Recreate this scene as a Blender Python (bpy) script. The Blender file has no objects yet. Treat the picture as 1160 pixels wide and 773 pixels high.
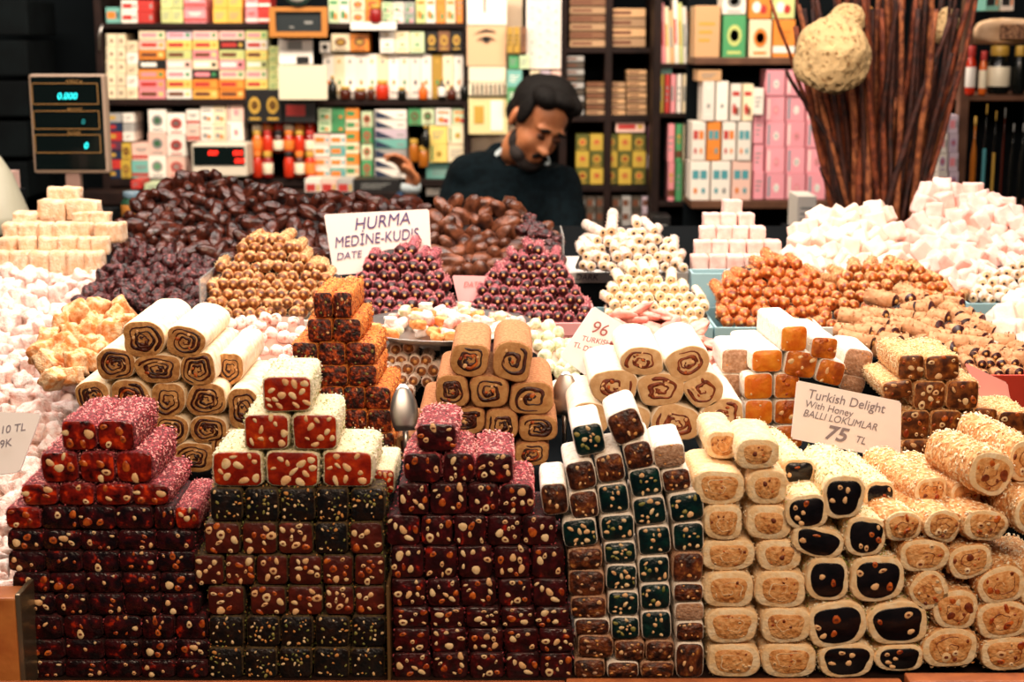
import bpy, bmesh, math, random
from mathutils import Vector, Matrix, Euler, noise

# ------------------------------------------------------------------ camera, world, lights, exposure
R = math.radians
SC = bpy.context.scene
COL = SC.collection
F = 1700.0                      # focal length in pixels of the 1160 x 773 frame
CAM = Vector((0.0, 0.0, 1.6))
PITCH = R(11.4)
cd = bpy.data.cameras.new('camera'); cam = bpy.data.objects.new('camera', cd); COL.objects.link(cam)
cam.location = CAM; cam.rotation_euler = (R(90) - PITCH, 0, 0)
cd.sensor_width = 36.0; cd.lens = F / 1160 * 36.0; cd.clip_start = 0.05
cd.dof.use_dof = True; cd.dof.focus_distance = 1.45; cd.dof.aperture_fstop = 9.0
SC.camera = cam
SC.view_settings.view_transform = 'Standard'; SC.view_settings.look = 'None'
SC.view_settings.gamma = 1.0; SC.view_settings.use_curve_mapping = False
SC.view_settings.exposure = 0.75
w = bpy.data.worlds.new('world'); SC.world = w; w.use_nodes = True
w.node_tree.nodes['Background'].inputs[0].default_value = (0.30, 0.42, 0.5, 1)
w.node_tree.nodes['Background'].inputs[1].default_value = 0.045

def area(name, loc, target, sx, sy, power, color):
    l = bpy.data.lights.new(name, 'AREA'); l.shape = 'RECTANGLE'; l.size = sx; l.size_y = sy
    l.energy = power; l.color = color
    o = bpy.data.objects.new(name, l); COL.objects.link(o); o.location = loc
    d = Vector(target) - Vector(loc); o.rotation_euler = d.to_track_quat('-Z', 'Y').to_euler()
    return o
area('stall_lamp_light', (-0.1, 1.62, 2.25), (-0.1, 1.75, 1.1), 2.0, 0.22, 22, (1.0, 0.87, 0.77))
area('rear_stall_lamp_light', (0.0, 2.45, 2.5), (0.0, 2.2, 1.2), 2.6, 0.25, 14, (1.0, 0.88, 0.81))
area('aisle_fill_light', (0.2, -0.3, 2.7), (0.0, 1.3, 1.1), 1.6, 0.6, 25, (1.0, 0.74, 0.52))  # added fill from the customer side, no lamp stands there
area('shop_lamp_light', (-0.4, 3.75, 2.75), (-0.4, 5.0, 1.5), 3.2, 0.3, 62, (1.0, 0.86, 0.70))

def P(px, py, Y):
    """point of the world plane y = Y that stands at this place of the 1160 x 773 frame"""
    a = (px - 580.0) / F; b = (386.5 - py) / F
    d = Vector((a, math.cos(PITCH) + b * math.sin(PITCH), -math.sin(PITCH) + b * math.cos(PITCH)))
    return CAM + d * (Y / d.y)
def depth(py, Y):
    b = (386.5 - py) / F
    return Y / (math.cos(PITCH) + b * math.sin(PITCH))

# ------------------------------------------------------------------ materials
def lin(h):
    h = h.lstrip('#'); r = [int(h[i:i + 2], 16) / 255 for i in (0, 2, 4)]
    return tuple((c / 12.92 if c <= .04045 else ((c + .055) / 1.055) ** 2.4) for c in r)
MATS = {}
def mat(name, c1, c2=None, scale=60, rough=.6, bump=0, bscale=200, spec=.5, lo=.35, hi=.65, emit=None, metal=0, c3=None, alpha=1, sss=0, detail=3, trans=0, u=1):
    if name in MATS: return MATS[name]
    m = bpy.data.materials.new(name); m.use_nodes = True; MATS[name] = m
    nt = m.node_tree; N = nt.nodes; L = nt.links; b = N['Principled BSDF']
    c1 = lin(c1) if isinstance(c1, str) else c1
    b.inputs['Base Color'].default_value = (*c1, 1); b.inputs['Roughness'].default_value = rough
    b.inputs['Specular IOR Level'].default_value = spec; b.inputs['Metallic'].default_value = metal
    if trans: b.inputs['Transmission Weight'].default_value = trans
    if sss:
        b.inputs['Subsurface Weight'].default_value = sss; b.inputs['Subsurface Radius'].default_value = (1, .5, .3); b.inputs['Subsurface Scale'].default_value = .004
    tc = None
    if c2 or bump:
        tc = N.new('ShaderNodeTexCoord'); oi = N.new('ShaderNodeObjectInfo'); add = N.new('ShaderNodeVectorMath'); add.operation = 'ADD'
        mul = N.new('ShaderNodeVectorMath'); mul.operation = 'SCALE'; mul.inputs['Scale'].default_value = 7.0
        cmb = N.new('ShaderNodeCombineXYZ')
        for k in range(3): L.new(oi.outputs['Random'], cmb.inputs[k])
        L.new(cmb.outputs[0], mul.inputs[0]); L.new(tc.outputs['Object'], add.inputs[0]); L.new(mul.outputs[0], add.inputs[1])
    if c2:
        c2 = lin(c2) if isinstance(c2, str) else c2
        nz = N.new('ShaderNodeTexNoise'); nz.inputs['Scale'].default_value = scale * u; nz.inputs['Detail'].default_value = detail
        L.new(add.outputs[0], nz.inputs['Vector'])
        cr = N.new('ShaderNodeValToRGB'); cr.color_ramp.elements[0].position = lo; cr.color_ramp.elements[1].position = hi
        cr.color_ramp.elements[0].color = (*c1, 1); cr.color_ramp.elements[1].color = (*c2, 1)
        if c3:
            c3 = lin(c3) if isinstance(c3, str) else c3
            e = cr.color_ramp.elements.new(min(.98, hi + .1)); e.color = (*c3, 1)
        L.new(nz.outputs['Fac'], cr.inputs[0]); L.new(cr.outputs[0], b.inputs['Base Color'])
    if bump:
        n2 = N.new('ShaderNodeTexNoise'); n2.inputs['Scale'].default_value = bscale * u; n2.inputs['Detail'].default_value = 2
        L.new(add.outputs[0], n2.inputs['Vector'])
        bp = N.new('ShaderNodeBump'); bp.inputs['Strength'].default_value = bump; bp.inputs['Distance'].default_value = .002
        L.new(n2.outputs['Fac'], bp.inputs['Height']); L.new(bp.outputs[0], b.inputs['Normal'])
    if emit:
        b.inputs['Emission Color'].default_value = (*lin(emit[0]), 1); b.inputs['Emission Strength'].default_value = emit[1]
    return m
def card_mat():
    m = bpy.data.materials.new('printed_card'); m.use_nodes = True; nt = m.node_tree; N = nt.nodes; L = nt.links
    oi = N.new('ShaderNodeObjectInfo'); b = N['Principled BSDF']; b.inputs['Roughness'].default_value = .45
    L.new(oi.outputs['Color'], b.inputs['Base Color']); return m
CARD = card_mat()

# ------------------------------------------------------------------ object helpers
def mesh_of(bm, name, mats, smooth=True):
    me = bpy.data.meshes.new(name); bm.normal_update(); bm.to_mesh(me); bm.free()
    for m in mats: me.materials.append(m)
    if smooth:
        for p in me.polygons: p.use_smooth = True
    return me
def link(name, data, parent=None, loc=None, rot=None, scale=None):
    o = bpy.data.objects.new(name, data); COL.objects.link(o)
    if parent: o.parent = parent
    if loc is not None: o.location = loc
    if rot is not None: o.rotation_euler = rot
    if scale is not None: o.scale = scale
    return o
ALL_LABELS = {}
def tag(o, label, cat, group=None, kind=None):
    o['label'] = label; o['category'] = cat
    if group: o['group'] = group
    if kind: o['kind'] = kind
    n = len(label.split())
    if n > 16 or n < 4: print('LABEL LENGTH', n, label)
    if label in ALL_LABELS and not (group and ALL_LABELS[label] == group): print('LABEL SHARED', label)
    ALL_LABELS[label] = group
    return o
def struct(o):
    o['kind'] = 'structure'; return o
ORD = ['', 'first', 'second', 'third', 'fourth', 'fifth', 'sixth', 'seventh', 'eighth', 'ninth', 'tenth', 'eleventh', 'twelfth', 'thirteenth', 'fourteenth', 'fifteenth', 'sixteenth', 'seventeenth', 'eighteenth', 'nineteenth', 'twentieth']
def box(bm, x0, x1, y0, y1, z0, z1, mi=0, bev=0):
    r = bmesh.ops.create_cube(bm, size=1.0)
    for v in r['verts']:
        v.co = Vector(((x0 + x1) / 2 + v.co.x * (x1 - x0), (y0 + y1) / 2 + v.co.y * (y1 - y0), (z0 + z1) / 2 + v.co.z * (z1 - z0)))
    fs = set(f for v in r['verts'] for f in v.link_faces)
    for f in fs: f.material_index = mi
    if bev:
        es = list(set(e for v in r['verts'] for e in v.link_edges))
        rr = bmesh.ops.bevel(bm, geom=es, offset=bev, segments=2, affect='EDGES', profile=.5)
        for f in rr['faces']: f.material_index = mi
def box_obj(name, x0, x1, y0, y1, z0, z1, m, parent=None, bev=0.002):
    bm = bmesh.new(); box(bm, x0, x1, y0, y1, z0, z1, 0, bev); return link(name, mesh_of(bm, name, [m], False), parent)
def lathe(bm, prof, n=20, c=(0, 0, 0), mi=0, start=0):
    rings = []
    for r, z in prof:
        rings.append([bm.verts.new((c[0] + r * math.cos(2 * math.pi * k / n), c[1] + r * math.sin(2 * math.pi * k / n), c[2] + z)) for k in range(n)])
    for a, b in zip(rings, rings[1:]):
        for k in range(n):
            f = bm.faces.new((a[k], a[(k + 1) % n], b[(k + 1) % n], b[k])); f.material_index = mi
    for rg, fl in ((rings[0], True), (rings[-1], False)):
        f = bm.faces.new(rg[::-1] if fl else rg); f.material_index = mi
def ellipsoid(bm, c, r, u=14, v=10, rot=None, mi=0):
    q = bmesh.ops.create_uvsphere(bm, u_segments=u, v_segments=v, radius=1.0)
    M = Matrix.Translation(c) @ (rot.to_matrix().to_4x4() if rot else Matrix.Identity(4)) @ Matrix.Diagonal((*r, 1))
    for vv in q['verts']: vv.co = M @ vv.co
    for f in set(f for vv in q['verts'] for f in vv.link_faces): f.material_index = mi
def tube(bm, pts, radii, n=8, mi=0):
    rings = []; up = Vector((.13, .91, .2)).normalized()
    for i, p in enumerate(pts):
        d = (pts[min(i + 1, len(pts) - 1)] - pts[max(i - 1, 0)]).normalized()
        a = d.cross(up).normalized(); b = d.cross(a).normalized()
        rings.append([bm.verts.new(p + (a * math.cos(2 * math.pi * k / n) + b * math.sin(2 * math.pi * k / n)) * radii[i]) for k in range(n)])
    for a, b in zip(rings, rings[1:]):
        for k in range(n):
            f = bm.faces.new((a[k], b[k], b[(k + 1) % n], a[(k + 1) % n])); f.material_index = mi
    bm.faces.new(rings[0]).material_index = mi; bm.faces.new(rings[-1][::-1]).material_index = mi

# ------------------------------------------------------------------ sweets: outlines and meshes (cut face looks to -Y, length runs to +Y)
def outline(n, p, amp, rng):
    ph = [rng.uniform(0, 6.28) for _ in range(4)]; out = []
    for k in range(n):
        t = 2 * math.pi * k / n; c, s = math.cos(t), math.sin(t)
        r = .5 * (abs(c) ** p + abs(s) ** p) ** (-1 / p)
        r *= 1 + amp * (math.sin(2 * t + ph[0]) * .6 + math.sin(3 * t + ph[1]) * .6 + math.sin(5 * t + ph[2]) * .35 + math.sin(9 * t + ph[3]) * .15)
        out.append(Vector((r * c, r * s)))
    return out
def body_mesh(name, ol, W, H, L, rng, mats, shred=None, rim=.0, wob=.02, end_taper=.9):
    bm = bmesh.new(); n = len(ol); rings = []
    ys = [(0, .93), (.0012, .985), (.004, 1.0)] + [(L * t, 1.0) for t in (.2, .4, .6, .8)] + [(L - .003, 1.0), (L, end_taper)]
    for y, s in ys:
        ring = []
        for v in ol:
            q = Vector((v.x * W * s, y, v.y * H * s)); nn = noise.noise(q * 90 + Vector((rng.random(), 7, 3))) if y > .003 else 0
            ring.append(bm.verts.new((q.x * (1 + wob * nn), q.y, q.z * (1 + wob * nn))))
        rings.append(ring)
    for a, b in zip(rings, rings[1:]):
        for k in range(n): bm.faces.new((a[k], a[(k + 1) % n], b[(k + 1) % n], b[k]))
    c0 = bm.verts.new((0, 0, 0)); c1 = bm.verts.new((0, L, 0))
    for k in range(n):
        bm.faces.new((c0, rings[0][(k + 1) % n], rings[0][k])).material_index = 1 if len(mats) > 1 else 0
        bm.faces.new((c1, rings[-1][k], rings[-1][(k + 1) % n]))
    if shred:
        cnt, ln, wd, mis = shred
        for _ in range(cnt):
            k = rng.random() * n; k0 = int(k); v = ol[k0].lerp(ol[(k0 + 1) % n], k - k0)
            y = rng.uniform(.001, L)
            p = Vector((v.x * W, y, v.y * H)); nr = Vector((v.x / (W + .001) * H, 0, v.y / (H + .001) * W)).normalized()
            t1 = Vector((rng.uniform(-1, 1), rng.uniform(-1, 1), rng.uniform(-1, 1))); t1 = (t1 - nr * t1.dot(nr) * .75).normalized()
            t2 = nr.cross(t1).normalized(); l = ln * rng.uniform(.5, 1.3); ww = wd * rng.uniform(.6, 1.3)
            p = p + nr * rng.uniform(.0, .0009)
            vs = [bm.verts.new(p + t1 * (l / 2) * a + t2 * (ww / 2) * b + nr * h) for a, b, h in ((-1, 0, 0), (0, 1, .0002), (1, 0, 0), (0, -1, .0002), (0, 0, .0011))]
            mi = rng.choice(mis)
            for i in range(4):
                bm.faces.new((vs[i], vs[(i + 1) % 4], vs[4])).material_index = mi
    bmesh.ops.recalc_face_normals(bm, faces=[f for f in bm.faces if len(f.verts) == 4 or f.material_index < 2])
    return mesh_of(bm, name, mats)
def disc(bm, ol, W, H, s, y0, y1, mi, rng, wav=0):
    n = len(ol); out = []; c = bm.verts.new((0, y0, 0))
    A = [bm.verts.new((v.x * W * s * .96, y0, v.y * H * s * .96)) for v in ol]
    B = [bm.verts.new((v.x * W * s, y0 + .0004, v.y * H * s)) for v in ol]
    D = [bm.verts.new((v.x * W * s, y1, v.y * H * s)) for v in ol]
    for k in range(n):
        j = (k + 1) % n
        for f in ((c, A[j], A[k]), (A[k], A[j], B[j], B[k]), (B[k], B[j], D[j], D[k])): bm.faces.new(f).material_index = mi
def nut(bm, x, z, y, r, asp, ang, mi, rng, core=None, h=.0004):
    n = 11; c = bm.verts.new((x, y - h, z)); A = []; B = []; ph = rng.uniform(0, 6)
    for k in range(n):
        t = 2 * math.pi * k / n; rr = r * (1 + .12 * math.sin(2 * t + ph) + .08 * math.sin(3 * t + ph * 2))
        a, b = rr * math.cos(t), rr * asp * math.sin(t)
        u, v = a * math.cos(ang) - b * math.sin(ang), a * math.sin(ang) + b * math.cos(ang)
        A.append(bm.verts.new((x + u * .8, y - h * .9, z + v * .8))); B.append(bm.verts.new((x + u, y + .0006, z + v)))
    for k in range(n):
        j = (k + 1) % n
        bm.faces.new((c, A[j], A[k])).material_index = mi; bm.faces.new((A[k], A[j], B[j], B[k])).material_index = mi
    if core is not None:
        cr = r * .34; m = 7
        cc = bm.verts.new((x, y - h * 1.3, z)); E = [bm.verts.new((x + cr * math.cos(2 * math.pi * k / m) * 1.2, y - h * 1.15, z + cr * asp * math.sin(2 * math.pi * k / m))) for k in range(m)]
        for k in range(m): bm.faces.new((cc, E[(k + 1) % m], E[k])).material_index = core
def inside(ol, W, H, s, x, z):
    t = math.atan2(z / H, x / W) % (2 * math.pi); n = len(ol); v = ol[int(t / (2 * math.pi) * n) % n]
    return (x / W) ** 2 + (z / H) ** 2 < (v.length * s) ** 2
def scatter_nuts(bm, ol, W, H, s, y, cnt, rng, rr, mis, core=None, asp=(.5, 1)):
    pl = []
    for _ in range(cnt * 25):
        if len(pl) >= cnt: break
        r = rng.uniform(*rr); x = rng.uniform(-.5, .5) * W; z = rng.uniform(-.5, .5) * H
        if not inside(ol, W - 1.5 * r, H - 1.5 * r, s, x, z): continue
        if any((x - a) ** 2 + (z - b) ** 2 < ((r + c) * .85) ** 2 for a, b, c in pl): continue
        pl.append((x, z, r)); nut(bm, x, z, y, r, rng.uniform(*asp), rng.uniform(0, 3.14), rng.choice(mis), rng, core if (core is not None and rng.random() < .45) else None)
def spiral(bm, ol, W, H, rng, mi, turns=2.1, r0=.10, r1=.72, th=.075, y=-.0009, mi2=None):
    n = len(ol); K = int(turns * 26); st = rng.uniform(0, 6.28); sg = rng.choice((-1, 1)); prev = None
    ph = rng.uniform(0, 6)
    for i in range(K + 1):
        t = i / K; a = (st + sg * turns * 2 * math.pi * t) % (2 * math.pi)
        v = ol[int(a / (2 * math.pi) * n) % n]; v2 = ol[(int(a / (2 * math.pi) * n) + 1) % n]
        fr = (a / (2 * math.pi) * n) % 1; v = v.lerp(v2, fr)
        rad = r0 + (r1 - r0) * t + .03 * math.sin(5 * a + ph); w_ = th * (1 + .5 * math.sin(7 * t * turns + ph)) * (.5 if i in (0, K) else 1)
        ins = v * max(.02, rad - w_); ou = v * (rad + w_)
        cur = [bm.verts.new((ins.x * W, y + .0008, ins.y * H)), bm.verts.new((ins.x * W, y, ins.y * H)), bm.verts.new((ou.x * W, y, ou.y * H)), bm.verts.new((ou.x * W, y + .0008, ou.y * H))]
        if prev:
            for q in range(3):
                f = bm.faces.new((prev[q], prev[q + 1], cur[q + 1], cur[q])); f.material_index = mi
        prev = cur

# shared materials of the sweets
nutA = mat('hazelnut', '#f0c08a', '#cc8a4c', 260, .45, lo=.5, hi=.8)
nutB = mat('pale_nut', '#f6d8a8', '#e0b478', 260, .5, lo=.4, hi=.7)
nutO = mat('amber_nut', '#d8702a', '#8c2a10', 200, .3)
nutG = mat('pistachio_chip', '#a89450', '#6f7a3a', 300, .5)
corem = mat('nut_core', '#6b2c14', rough=.6)
pomJ = mat('pomegranate_jelly', '#14060a', '#400c10', 110, .25, lo=.42, hi=.64, c3='#b82c10', bump=.5, bscale=260)  # orange-red noise tone stands for light glowing through the jelly
roseJ = mat('rose_jelly', '#260809', '#480f12', 110, .28, lo=.40, hi=.64, c3='#a8240f', bump=.5, bscale=260)
redJ = mat('red_jelly', '#7c170a', '#b4310e', 90, .25, lo=.38, hi=.62, c3='#d85a18', bump=.4, bscale=220)  # warm noise tones put the translucent glow into the colour
chocJ = mat('brown_red_jelly', '#42140e', '#5e2014', 90, .3, lo=.4, hi=.66, c3='#96301a', bump=.4, bscale=240)
darkJ = mat('dark_jelly', '#0e0d0e', '#26160f', 150, .35, lo=.4, hi=.7, c3='#4a2614', bump=.6, bscale=300)
greenJ = mat('mint_jelly', '#03171a', '#08302a', 120, .3, lo=.4, hi=.7, c3='#1c5a3c', bump=.5, bscale=280)
brownJ = mat('date_jelly', '#2c120c', '#74381a', 150, .45, lo=.4, hi=.62, c3='#b07238', bump=.8, bscale=320)
orangeJ = mat('orange_jelly', '#dc6c10', '#f09a2c', 80, .35, lo=.4, hi=.7, bump=.4, bscale=240)
amberJ = mat('amber_jelly', '#9a4412', '#d4761e', 90, .3, lo=.35, hi=.6, c3='#e09038', bump=.5, bscale=240)
saffJ = mat('saffron_jelly', '#1e0806', '#6a200c', 180, .5, lo=.38, hi=.54, c3='#c8541e', bump=1, bscale=300)
cocoa = mat('fudge_jelly', '#46200e', '#8a4a1e', 140, .3, lo=.38, hi=.6, c3='#c47c38')
pinkS = mat('pink_shred', '#f0a8a0', rough=.8); redS = mat('red_shred', '#8a1620', rough=.7); roseS = mat('rose_shred', '#d8606a', rough=.8)
pomC = mat('pomegranate_coating', '#4c0c12', '#9c3038', 320, .75, lo=.4, hi=.62, c3='#d88078', bump=1, bscale=420)
pisC = mat('pistachio_coating', '#d4c69c', '#eee2c6', 320, .8, lo=.4, hi=.62, bump=1, bscale=420)
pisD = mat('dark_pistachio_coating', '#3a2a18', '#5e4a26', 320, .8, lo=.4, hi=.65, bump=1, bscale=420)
pisS = mat('pistachio_shred', '#f2e8cc', rough=.8); pisS2 = mat('green_shred', '#93984a', rough=.8)
powC = mat('powder_coating', '#efe6da', '#cdb49c', 200, .9, lo=.5, hi=.8, bump=.6, bscale=500)
tanP = mat('brown_powder_coating', '#a5795a', '#c7a084', 300, .9, lo=.4, hi=.65, bump=.9, bscale=500)
creamC = mat('cream_dough', '#eec894', '#f4ddb6', 140, .75, lo=.4, hi=.65, bump=.6, bscale=300)
creamF = mat('cream_filling', '#e8ae70', '#d08a48', 190, .6, lo=.38, hi=.6, c3='#9c5828', bump=1, bscale=300)
blackJ = mat('black_jelly', '#0a080a', '#171013', 100, .25, bump=.2, bscale=150)
sesS = mat('sesame_grain', '#eed6a4', rough=.7); nutS = mat('chopped_nut', '#d8944e', rough=.7); nutS2 = mat('pale_chopped_nut', '#f0d2a6', rough=.7)
goldC = mat('nut_crust', '#c98448', '#e8bc84', 260, .8, lo=.4, hi=.62, bump=1, bscale=380)
beige = mat('sheet_dough', '#a8703a', '#cf9a5c', 190, .7, lo=.36, hi=.62, bump=.6, bscale=300)
flourC = mat('floury_dough', '#f2e2c6', '#e4c69a', 120, .85, lo=.45, hi=.7, bump=.4, bscale=300)
whiteC = mat('white_dough', '#f3e6d2', '#eedcc0', 120, .85, lo=.4, hi=.7, bump=.3, bscale=300)
whiteF = mat('white_dough_cut', '#d4a672', '#e4c090', 140, .7, lo=.4, hi=.7, bump=.3, bscale=300)
cinC = mat('cinnamon_coating', '#a86c42', '#c48a5c', 400, .9, lo=.4, hi=.6, bump=.9, bscale=600)
cinF = mat('cinnamon_cut', '#c4935a', '#b37c44', 200, .7, bump=.4, bscale=300)
figF = mat('fig_filling', '#2c100a', '#5c2410', 200, .4, lo=.4, hi=.7, bump=.6, bscale=300)
redF = mat('red_brown_filling', '#6a2810', '#a04c22', 200, .4, lo=.4, hi=.7, bump=.6, bscale=300)
saffS = mat('saffron_shred', '#e07a24', rough=.8); saffS2 = mat('pale_saffron_shred', '#f2ac58', rough=.8); saffC = mat('saffron_coating', '#b04a14', '#e2903c', 300, .8, lo=.35, hi=.6, bump=1, bscale=420)
saffR = mat('dark_saffron_shred', '#8a2a12', rough=.8)

KINDS = {}
lowC = mat('shaded_red_coating', '#240608', '#4a1014', 320, .75, lo=.4, hi=.66, c3='#8c2c2c', bump=1, bscale=420)  # coat darkened: shade between stacked rows is put into its colour
redP = mat('glow_toned_pomegranate_jelly', '#2e0808', '#8a1a0c', 90, .2, lo=.36, hi=.56, c3='#d83c12', bump=.4, bscale=220)  # brighter reds paint the light passing through the top bars
def add_kind(key, nv, W, H, L, p, amp, cmats, shred, face, seed, **kw):
    rng = random.Random(seed); vs = []
    for i in range(nv):
        ol = outline(36, p, amp, rng)
        b = body_mesh(key + '_body', ol, W, H, L, rng, cmats, shred, **kw)
        bm = bmesh.new(); sub = face(bm, ol, W, H, rng)
        sm = None
        if getattr(face, 'sub', None):
            b2 = bm.copy(); bmesh.ops.delete(b2, geom=[f for f in b2.faces if f.material_index == 0], context='FACES'); bmesh.ops.delete(bm, geom=[f for f in bm.faces if f.material_index > 0], context='FACES')
            sm = (face.sub, mesh_of(b2, key + '_filling', face.mats))
        vs.append((b, mesh_of(bm, key + '_face', face.mats), sm))
    KINDS[key] = (vs, W, H, L)
def jelly_face(jm, cnt, rr, nmats, s=.9, corei=True, asp=(.5, 1)):
    mats = [jm] + nmats + [corem]
    def f(bm, ol, W, H, rng):
        disc(bm, ol, W, H, s, -.0006, .003, 0, rng)
        scatter_nuts(bm, ol, W, H, s, -.0006, rng.randint(*cnt), rng, rr, list(range(1, 1 + len(nmats))), len(mats) - 1 if corei else None, asp)
    f.mats = mats; return f
def roll_face(cut, fill, s=.93, turns=(1.6, 2.4), r1=.72, th=.06, nuts=0):
    mats = [cut, fill, nutA, nutO]
    def f(bm, ol, W, H, rng):
        disc(bm, ol, W, H, s, -.0004, .003, 0, rng)
        spiral(bm, ol, W, H, rng, 1, rng.uniform(*turns), .08, r1 * rng.uniform(.9, 1.05), th * rng.uniform(.8, 1.3))
        if rng.random() < .6: spiral(bm, ol, W, H, rng, 3 if rng.random() < .3 else 1, rng.uniform(.5, 1.0), .25, r1 * .6, th * .8, -.0012)
        if nuts: scatter_nuts(bm, ol, W, H, .6, -.0009, nuts, rng, (.0012, .0026), [2, 3, 1])
    f.mats = mats; f.sub = 'spiral_filling'; return f
def ring_face(crust, inner, s1=.95, s2=.74, cnt=(1, 7), rr=(.0022, .004), nmats=(nutA, nutO), dot=False, swirl=False):
    mats = [crust, inner] + list(nmats) + [corem]
    def f(bm, ol, W, H, rng):
        disc(bm, ol, W, H, s1, -.0004, .003, 0, rng)
        ol2 = [v * (1 + .06 * math.sin(3 * i * .17 + rng.random() * .2)) for i, v in enumerate(ol)]
        disc(bm, ol2, W, H, s2, -.0010, .002, 1, rng)
        scatter_nuts(bm, ol2, W, H, s2, -.0010, rng.randint(*cnt), rng, rr, list(range(2, 2 + len(nmats))), len(mats) - 1)
        if swirl: spiral(bm, ol2, W, H, rng, len(mats) - 2, rng.uniform(.5, 1.2), .15, s2 * .8, .014, -.0012)
        if dot: nut(bm, rng.uniform(-.1, .1) * W, rng.uniform(-.1, .12) * H, -.0012, .0028, .9, 0, len(mats) - 1, rng)
    f.mats = mats; f.sub = 'filling'; return f
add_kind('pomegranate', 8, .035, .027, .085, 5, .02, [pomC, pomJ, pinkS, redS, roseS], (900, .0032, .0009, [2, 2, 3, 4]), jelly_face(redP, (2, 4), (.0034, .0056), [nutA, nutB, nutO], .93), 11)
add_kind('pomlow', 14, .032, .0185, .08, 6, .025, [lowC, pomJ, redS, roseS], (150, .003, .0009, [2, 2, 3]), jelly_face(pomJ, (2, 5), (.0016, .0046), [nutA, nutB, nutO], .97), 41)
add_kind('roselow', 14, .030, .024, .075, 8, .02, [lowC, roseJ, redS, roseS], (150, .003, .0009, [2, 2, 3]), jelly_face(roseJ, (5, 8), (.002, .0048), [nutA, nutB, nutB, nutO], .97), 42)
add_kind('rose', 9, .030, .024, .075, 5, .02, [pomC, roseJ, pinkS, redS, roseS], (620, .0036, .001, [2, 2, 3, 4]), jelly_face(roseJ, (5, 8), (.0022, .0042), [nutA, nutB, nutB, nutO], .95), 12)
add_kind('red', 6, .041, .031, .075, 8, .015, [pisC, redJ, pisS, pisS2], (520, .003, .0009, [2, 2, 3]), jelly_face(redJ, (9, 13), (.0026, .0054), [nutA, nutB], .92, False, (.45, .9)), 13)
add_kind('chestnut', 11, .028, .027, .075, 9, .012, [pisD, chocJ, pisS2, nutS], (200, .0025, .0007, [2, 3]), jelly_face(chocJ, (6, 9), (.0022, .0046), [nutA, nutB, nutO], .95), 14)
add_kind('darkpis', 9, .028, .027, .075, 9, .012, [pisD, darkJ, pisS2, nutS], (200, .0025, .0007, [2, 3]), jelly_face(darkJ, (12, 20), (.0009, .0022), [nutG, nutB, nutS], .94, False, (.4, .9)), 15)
add_kind('green', 7, .027, .025, .06, 6, .012, [powC, greenJ], None, jelly_face(greenJ, (6, 10), (.0014, .0034), [nutA, nutB, nutG], .87, False, (.5, 1)), 16)
add_kind('brownpow', 7, .027, .024, .06, 5, .015, [powC, brownJ], None, jelly_face(brownJ, (4, 8), (.0009, .0024), [nutA, nutS], .87, False), 17)
add_kind('powdered', 4, .027, .025, .06, 5, .015, [powC, tanP], None, jelly_face(tanP, (2, 4), (.0007, .0014), [nutS], .88, False), 18)
add_kind('tanlow', 6, .027, .022, .06, 5, .02, [tanP, brownJ], None, jelly_face(brownJ, (5, 9), (.001, .0026), [nutA, nutS, tanP, tanP], .88, False), 24)
add_kind('cream', 8, .041, .030, .07, 3.4, .03, [creamC, creamF, pisS, nutS2], (260, .0024, .0006, [2, 3]), ring_face(creamC, creamF, .96, .70, (4, 8), (.0006, .0018), (redF, nutO, creamC), False, True), 19)
add_kind('creamdot', 4, .041, .031, .07, 3.0, .03, [creamC, creamF, pisS, nutS2], (260, .0024, .0006, [2, 3]), ring_face(creamC, creamF, .96, .62, (2, 4), (.0006, .0016), (redF, nutO), True), 20)
add_kind('black', 8, .040, .034, .09, 3.0, .035, [creamC, blackJ, pisS, pisS2, pisS], (650, .004, .0013, [2, 2, 3]), ring_face(creamC, blackJ, .97, .78, (2, 6), (.0026, .0044), (nutA, nutA, nutO)), 21)
add_kind('nutty', 10, .040, .030, .10, 2.6, .05, [goldC, creamF, nutS2, nutS, pisS], (700, .0046, .0018, [2, 2, 2, 3, 4]), ring_face(creamC, creamF, .96, .74, (4, 9), (.0012, .005), (nutA, nutO, creamC, redF), False, True), 22)
add_kind('sheet', 9, .034, .030, .13, 2.8, .065, [flourC, beige, flourC], None, roll_face(beige, figF, .95, (2.3, 3.2), .80, .05, 3), 25)
add_kind('white', 8, .042, .033, .12, 2.7, .06, [whiteC, whiteF], None, roll_face(whiteF, redF, .95, (1.3, 2.0), .72, .07, 5), 26)
add_kind('cinnamon', 8, .035, .031, .12, 3.4, .045, [cinC, cinF], None, roll_face(cinF, figF, .94, (1.6, 2.5), .74, .075, 4), 27)
add_kind('saffron', 9, .027, .024, .09, 6, .02, [saffC, saffJ, saffS, saffS2, saffR], (650, .004, .0007, [2, 2, 3, 4]), jelly_face(saffJ, (6, 10), (.0008, .0022), [nutG, nutO, nutA, saffR], .95, False), 28)
add_kind('orange', 5, .031, .028, .09, 6, .012, [powC, orangeJ], None, jelly_face(orangeJ, (0, 2), (.001, .002), [nutB], .93, False), 29)
add_kind('amber', 6, .030, .026, .09, 6, .012, [powC, amberJ], None, jelly_face(amberJ, (3, 7), (.002, .004), [nutB, nutA, nutO], .93, False), 30)
add_kind('sesame', 7, .031, .027, .08, 6, .015, [goldC, cocoa, sesS, sesS, nutS2], (700, .0026, .0012, [2, 3, 4]), jelly_face(cocoa, (5, 9), (.002, .0046), [nutA, nutB, nutO], .93), 31)

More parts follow.
